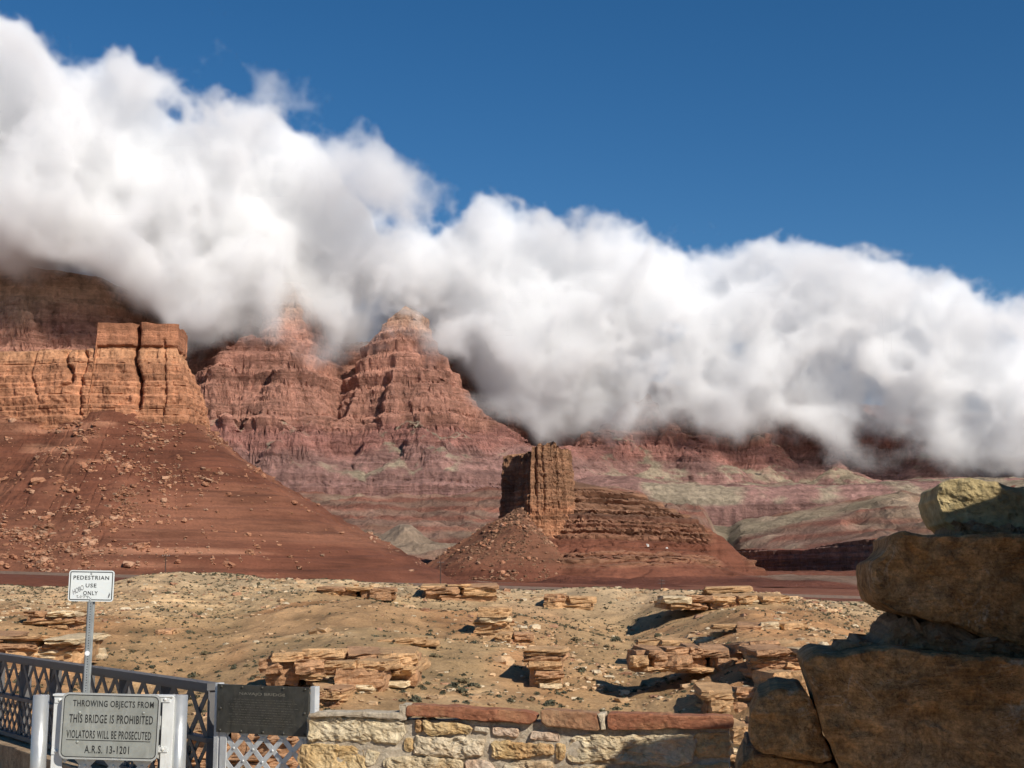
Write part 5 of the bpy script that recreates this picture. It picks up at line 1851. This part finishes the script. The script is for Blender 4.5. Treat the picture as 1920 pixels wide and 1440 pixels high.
for (ex, ey, ed, rx, ry, rz, bias, gain) in ((730, 548, 3580, 210, 150, 95, 0.45, 1.0), (640, 600, 3400, 90, 80, 70, 0.0, 0.35), (350, 640, 3230, 85, 60, 70, -0.15, 0.30), (610, 655, 3250, 75, 60, 45, -0.25, 0.22), (470, 600, 3240, 120, 70, 50, -0.1, 0.35), (840, 640, 3370, 60, 60, 60, -0.1, 0.4), (720, 650, 3280, 60, 40, 22, -0.3, 0.15), (960, 770, 3430, 110, 60, 45, -0.2, 0.25), (1280, 790, 3420, 260, 60, 50, -0.2, 0.25), (1700, 840, 3480, 260, 70, 45, -0.2, 0.25)):
    c = at(ex, ey, ed)
    i0, i1 = np.searchsorted(cx, [c.x - rx * 1.8, c.x + rx * 1.8])
    q = 1 - np.sqrt(((Xg[i0:i1] - c.x) / rx) ** 2 + ((Yg - ed) / ry) ** 2 + ((Zg - c.z) / rz) ** 2)
    dens[i0:i1] = np.maximum(dens[i0:i1], np.clip((q + bias + 0.15 * bigN[i0:i1] + 0.40 * pf[i0:i1]) / 0.9, 0, 1) * gain)
dens[dens < 0.004] = 0
dens[:, 0], dens[:, -1] = 0, 0
arr = np.ascontiguousarray(np.transpose(dens, (2, 1, 0))).ravel().astype(np.float32)
me = bpy.data.meshes.new('cloud_bank')
me.vertices.add(arr.size)
me.attributes.new('dens', 'FLOAT', 'POINT').data.foreach_set('value', arr)
cloud = tag(link(bpy.data.objects.new('cloud_bank', me)), 'white cloud bank hanging over the tops of the far cliffs', 'cloud', kind='stuff')
m = bpy.data.materials.new('cloud_vapour')
m.use_nodes = True
t = m.node_tree
t.nodes.clear()
out = t.nodes.new('ShaderNodeOutputMaterial')
pv = t.nodes.new('ShaderNodeVolumePrincipled')
pv.inputs['Color'].default_value = (0.995, 0.996, 0.996, 1)
pv.inputs['Density'].default_value = 0.026
pv.inputs['Anisotropy'].default_value = 0.0
t.links.new(pv.outputs[0], out.inputs['Volume'])
g = bpy.data.node_groups.new('cloud_field', 'GeometryNodeTree')
g.interface.new_socket('Geometry', in_out='INPUT', socket_type='NodeSocketGeometry')
g.interface.new_socket('Geometry', in_out='OUTPUT', socket_type='NodeSocketGeometry')
N_, K_ = g.nodes, g.links
gi, go, vc = N_.new('NodeGroupInput'), N_.new('NodeGroupOutput'), N_.new('GeometryNodeVolumeCube')
vc.inputs['Min'].default_value = (X0, Y0, Z0)
vc.inputs['Max'].default_value = (X1, Y1, Z1)
for k, v in zip('XYZ', (nx, ny, nz)):
    vc.inputs['Resolution ' + k].default_value = v
pos = N_.new('GeometryNodeInputPosition')


def vm(op, a, b=None):
    n = N_.new('ShaderNodeVectorMath')
    n.operation = op
    K_.new(a, n.inputs[0])
    if b is not None:
        n.inputs[1].default_value = b
    return n.outputs[0]


def im(op, a, b):
    n = N_.new('FunctionNodeIntegerMath')
    n.operation = op
    for i, v in enumerate((a, b)):
        if isinstance(v, int):
            n.inputs[i].default_value = v
        else:
            K_.new(v, n.inputs[i])
    return n.outputs[0]


fl = vm('FLOOR', vm('ADD', vm('MULTIPLY', vm('SUBTRACT', pos.outputs[0], (X0, Y0, Z0)), ((nx - 1) / (X1 - X0), (ny - 1) / (Y1 - Y0), (nz - 1) / (Z1 - Z0))), (0.5, 0.5, 0.5)))
sp = N_.new('ShaderNodeSeparateXYZ')
K_.new(fl, sp.inputs[0])
idx = im('ADD', sp.outputs[0], im('MULTIPLY', im('ADD', sp.outputs[1], im('MULTIPLY', sp.outputs[2], ny)), nx))
na = N_.new('GeometryNodeInputNamedAttribute')
na.data_type = 'FLOAT'
na.inputs[0].default_value = 'dens'
si = N_.new('GeometryNodeSampleIndex')
si.data_type = 'FLOAT'
si.domain = 'POINT'
K_.new(gi.outputs[0], si.inputs[0])
K_.new(na.outputs[0], si.inputs['Value'])
K_.new(idx, si.inputs['Index'])
K_.new(si.outputs[0], vc.inputs['Density'])
sm = N_.new('GeometryNodeSetMaterial')
sm.inputs['Material'].default_value = m
K_.new(vc.outputs[0], sm.inputs[0])
K_.new(sm.outputs[0], go.inputs[0])
cloud.modifiers.new('cloud', 'NODES').node_group = g
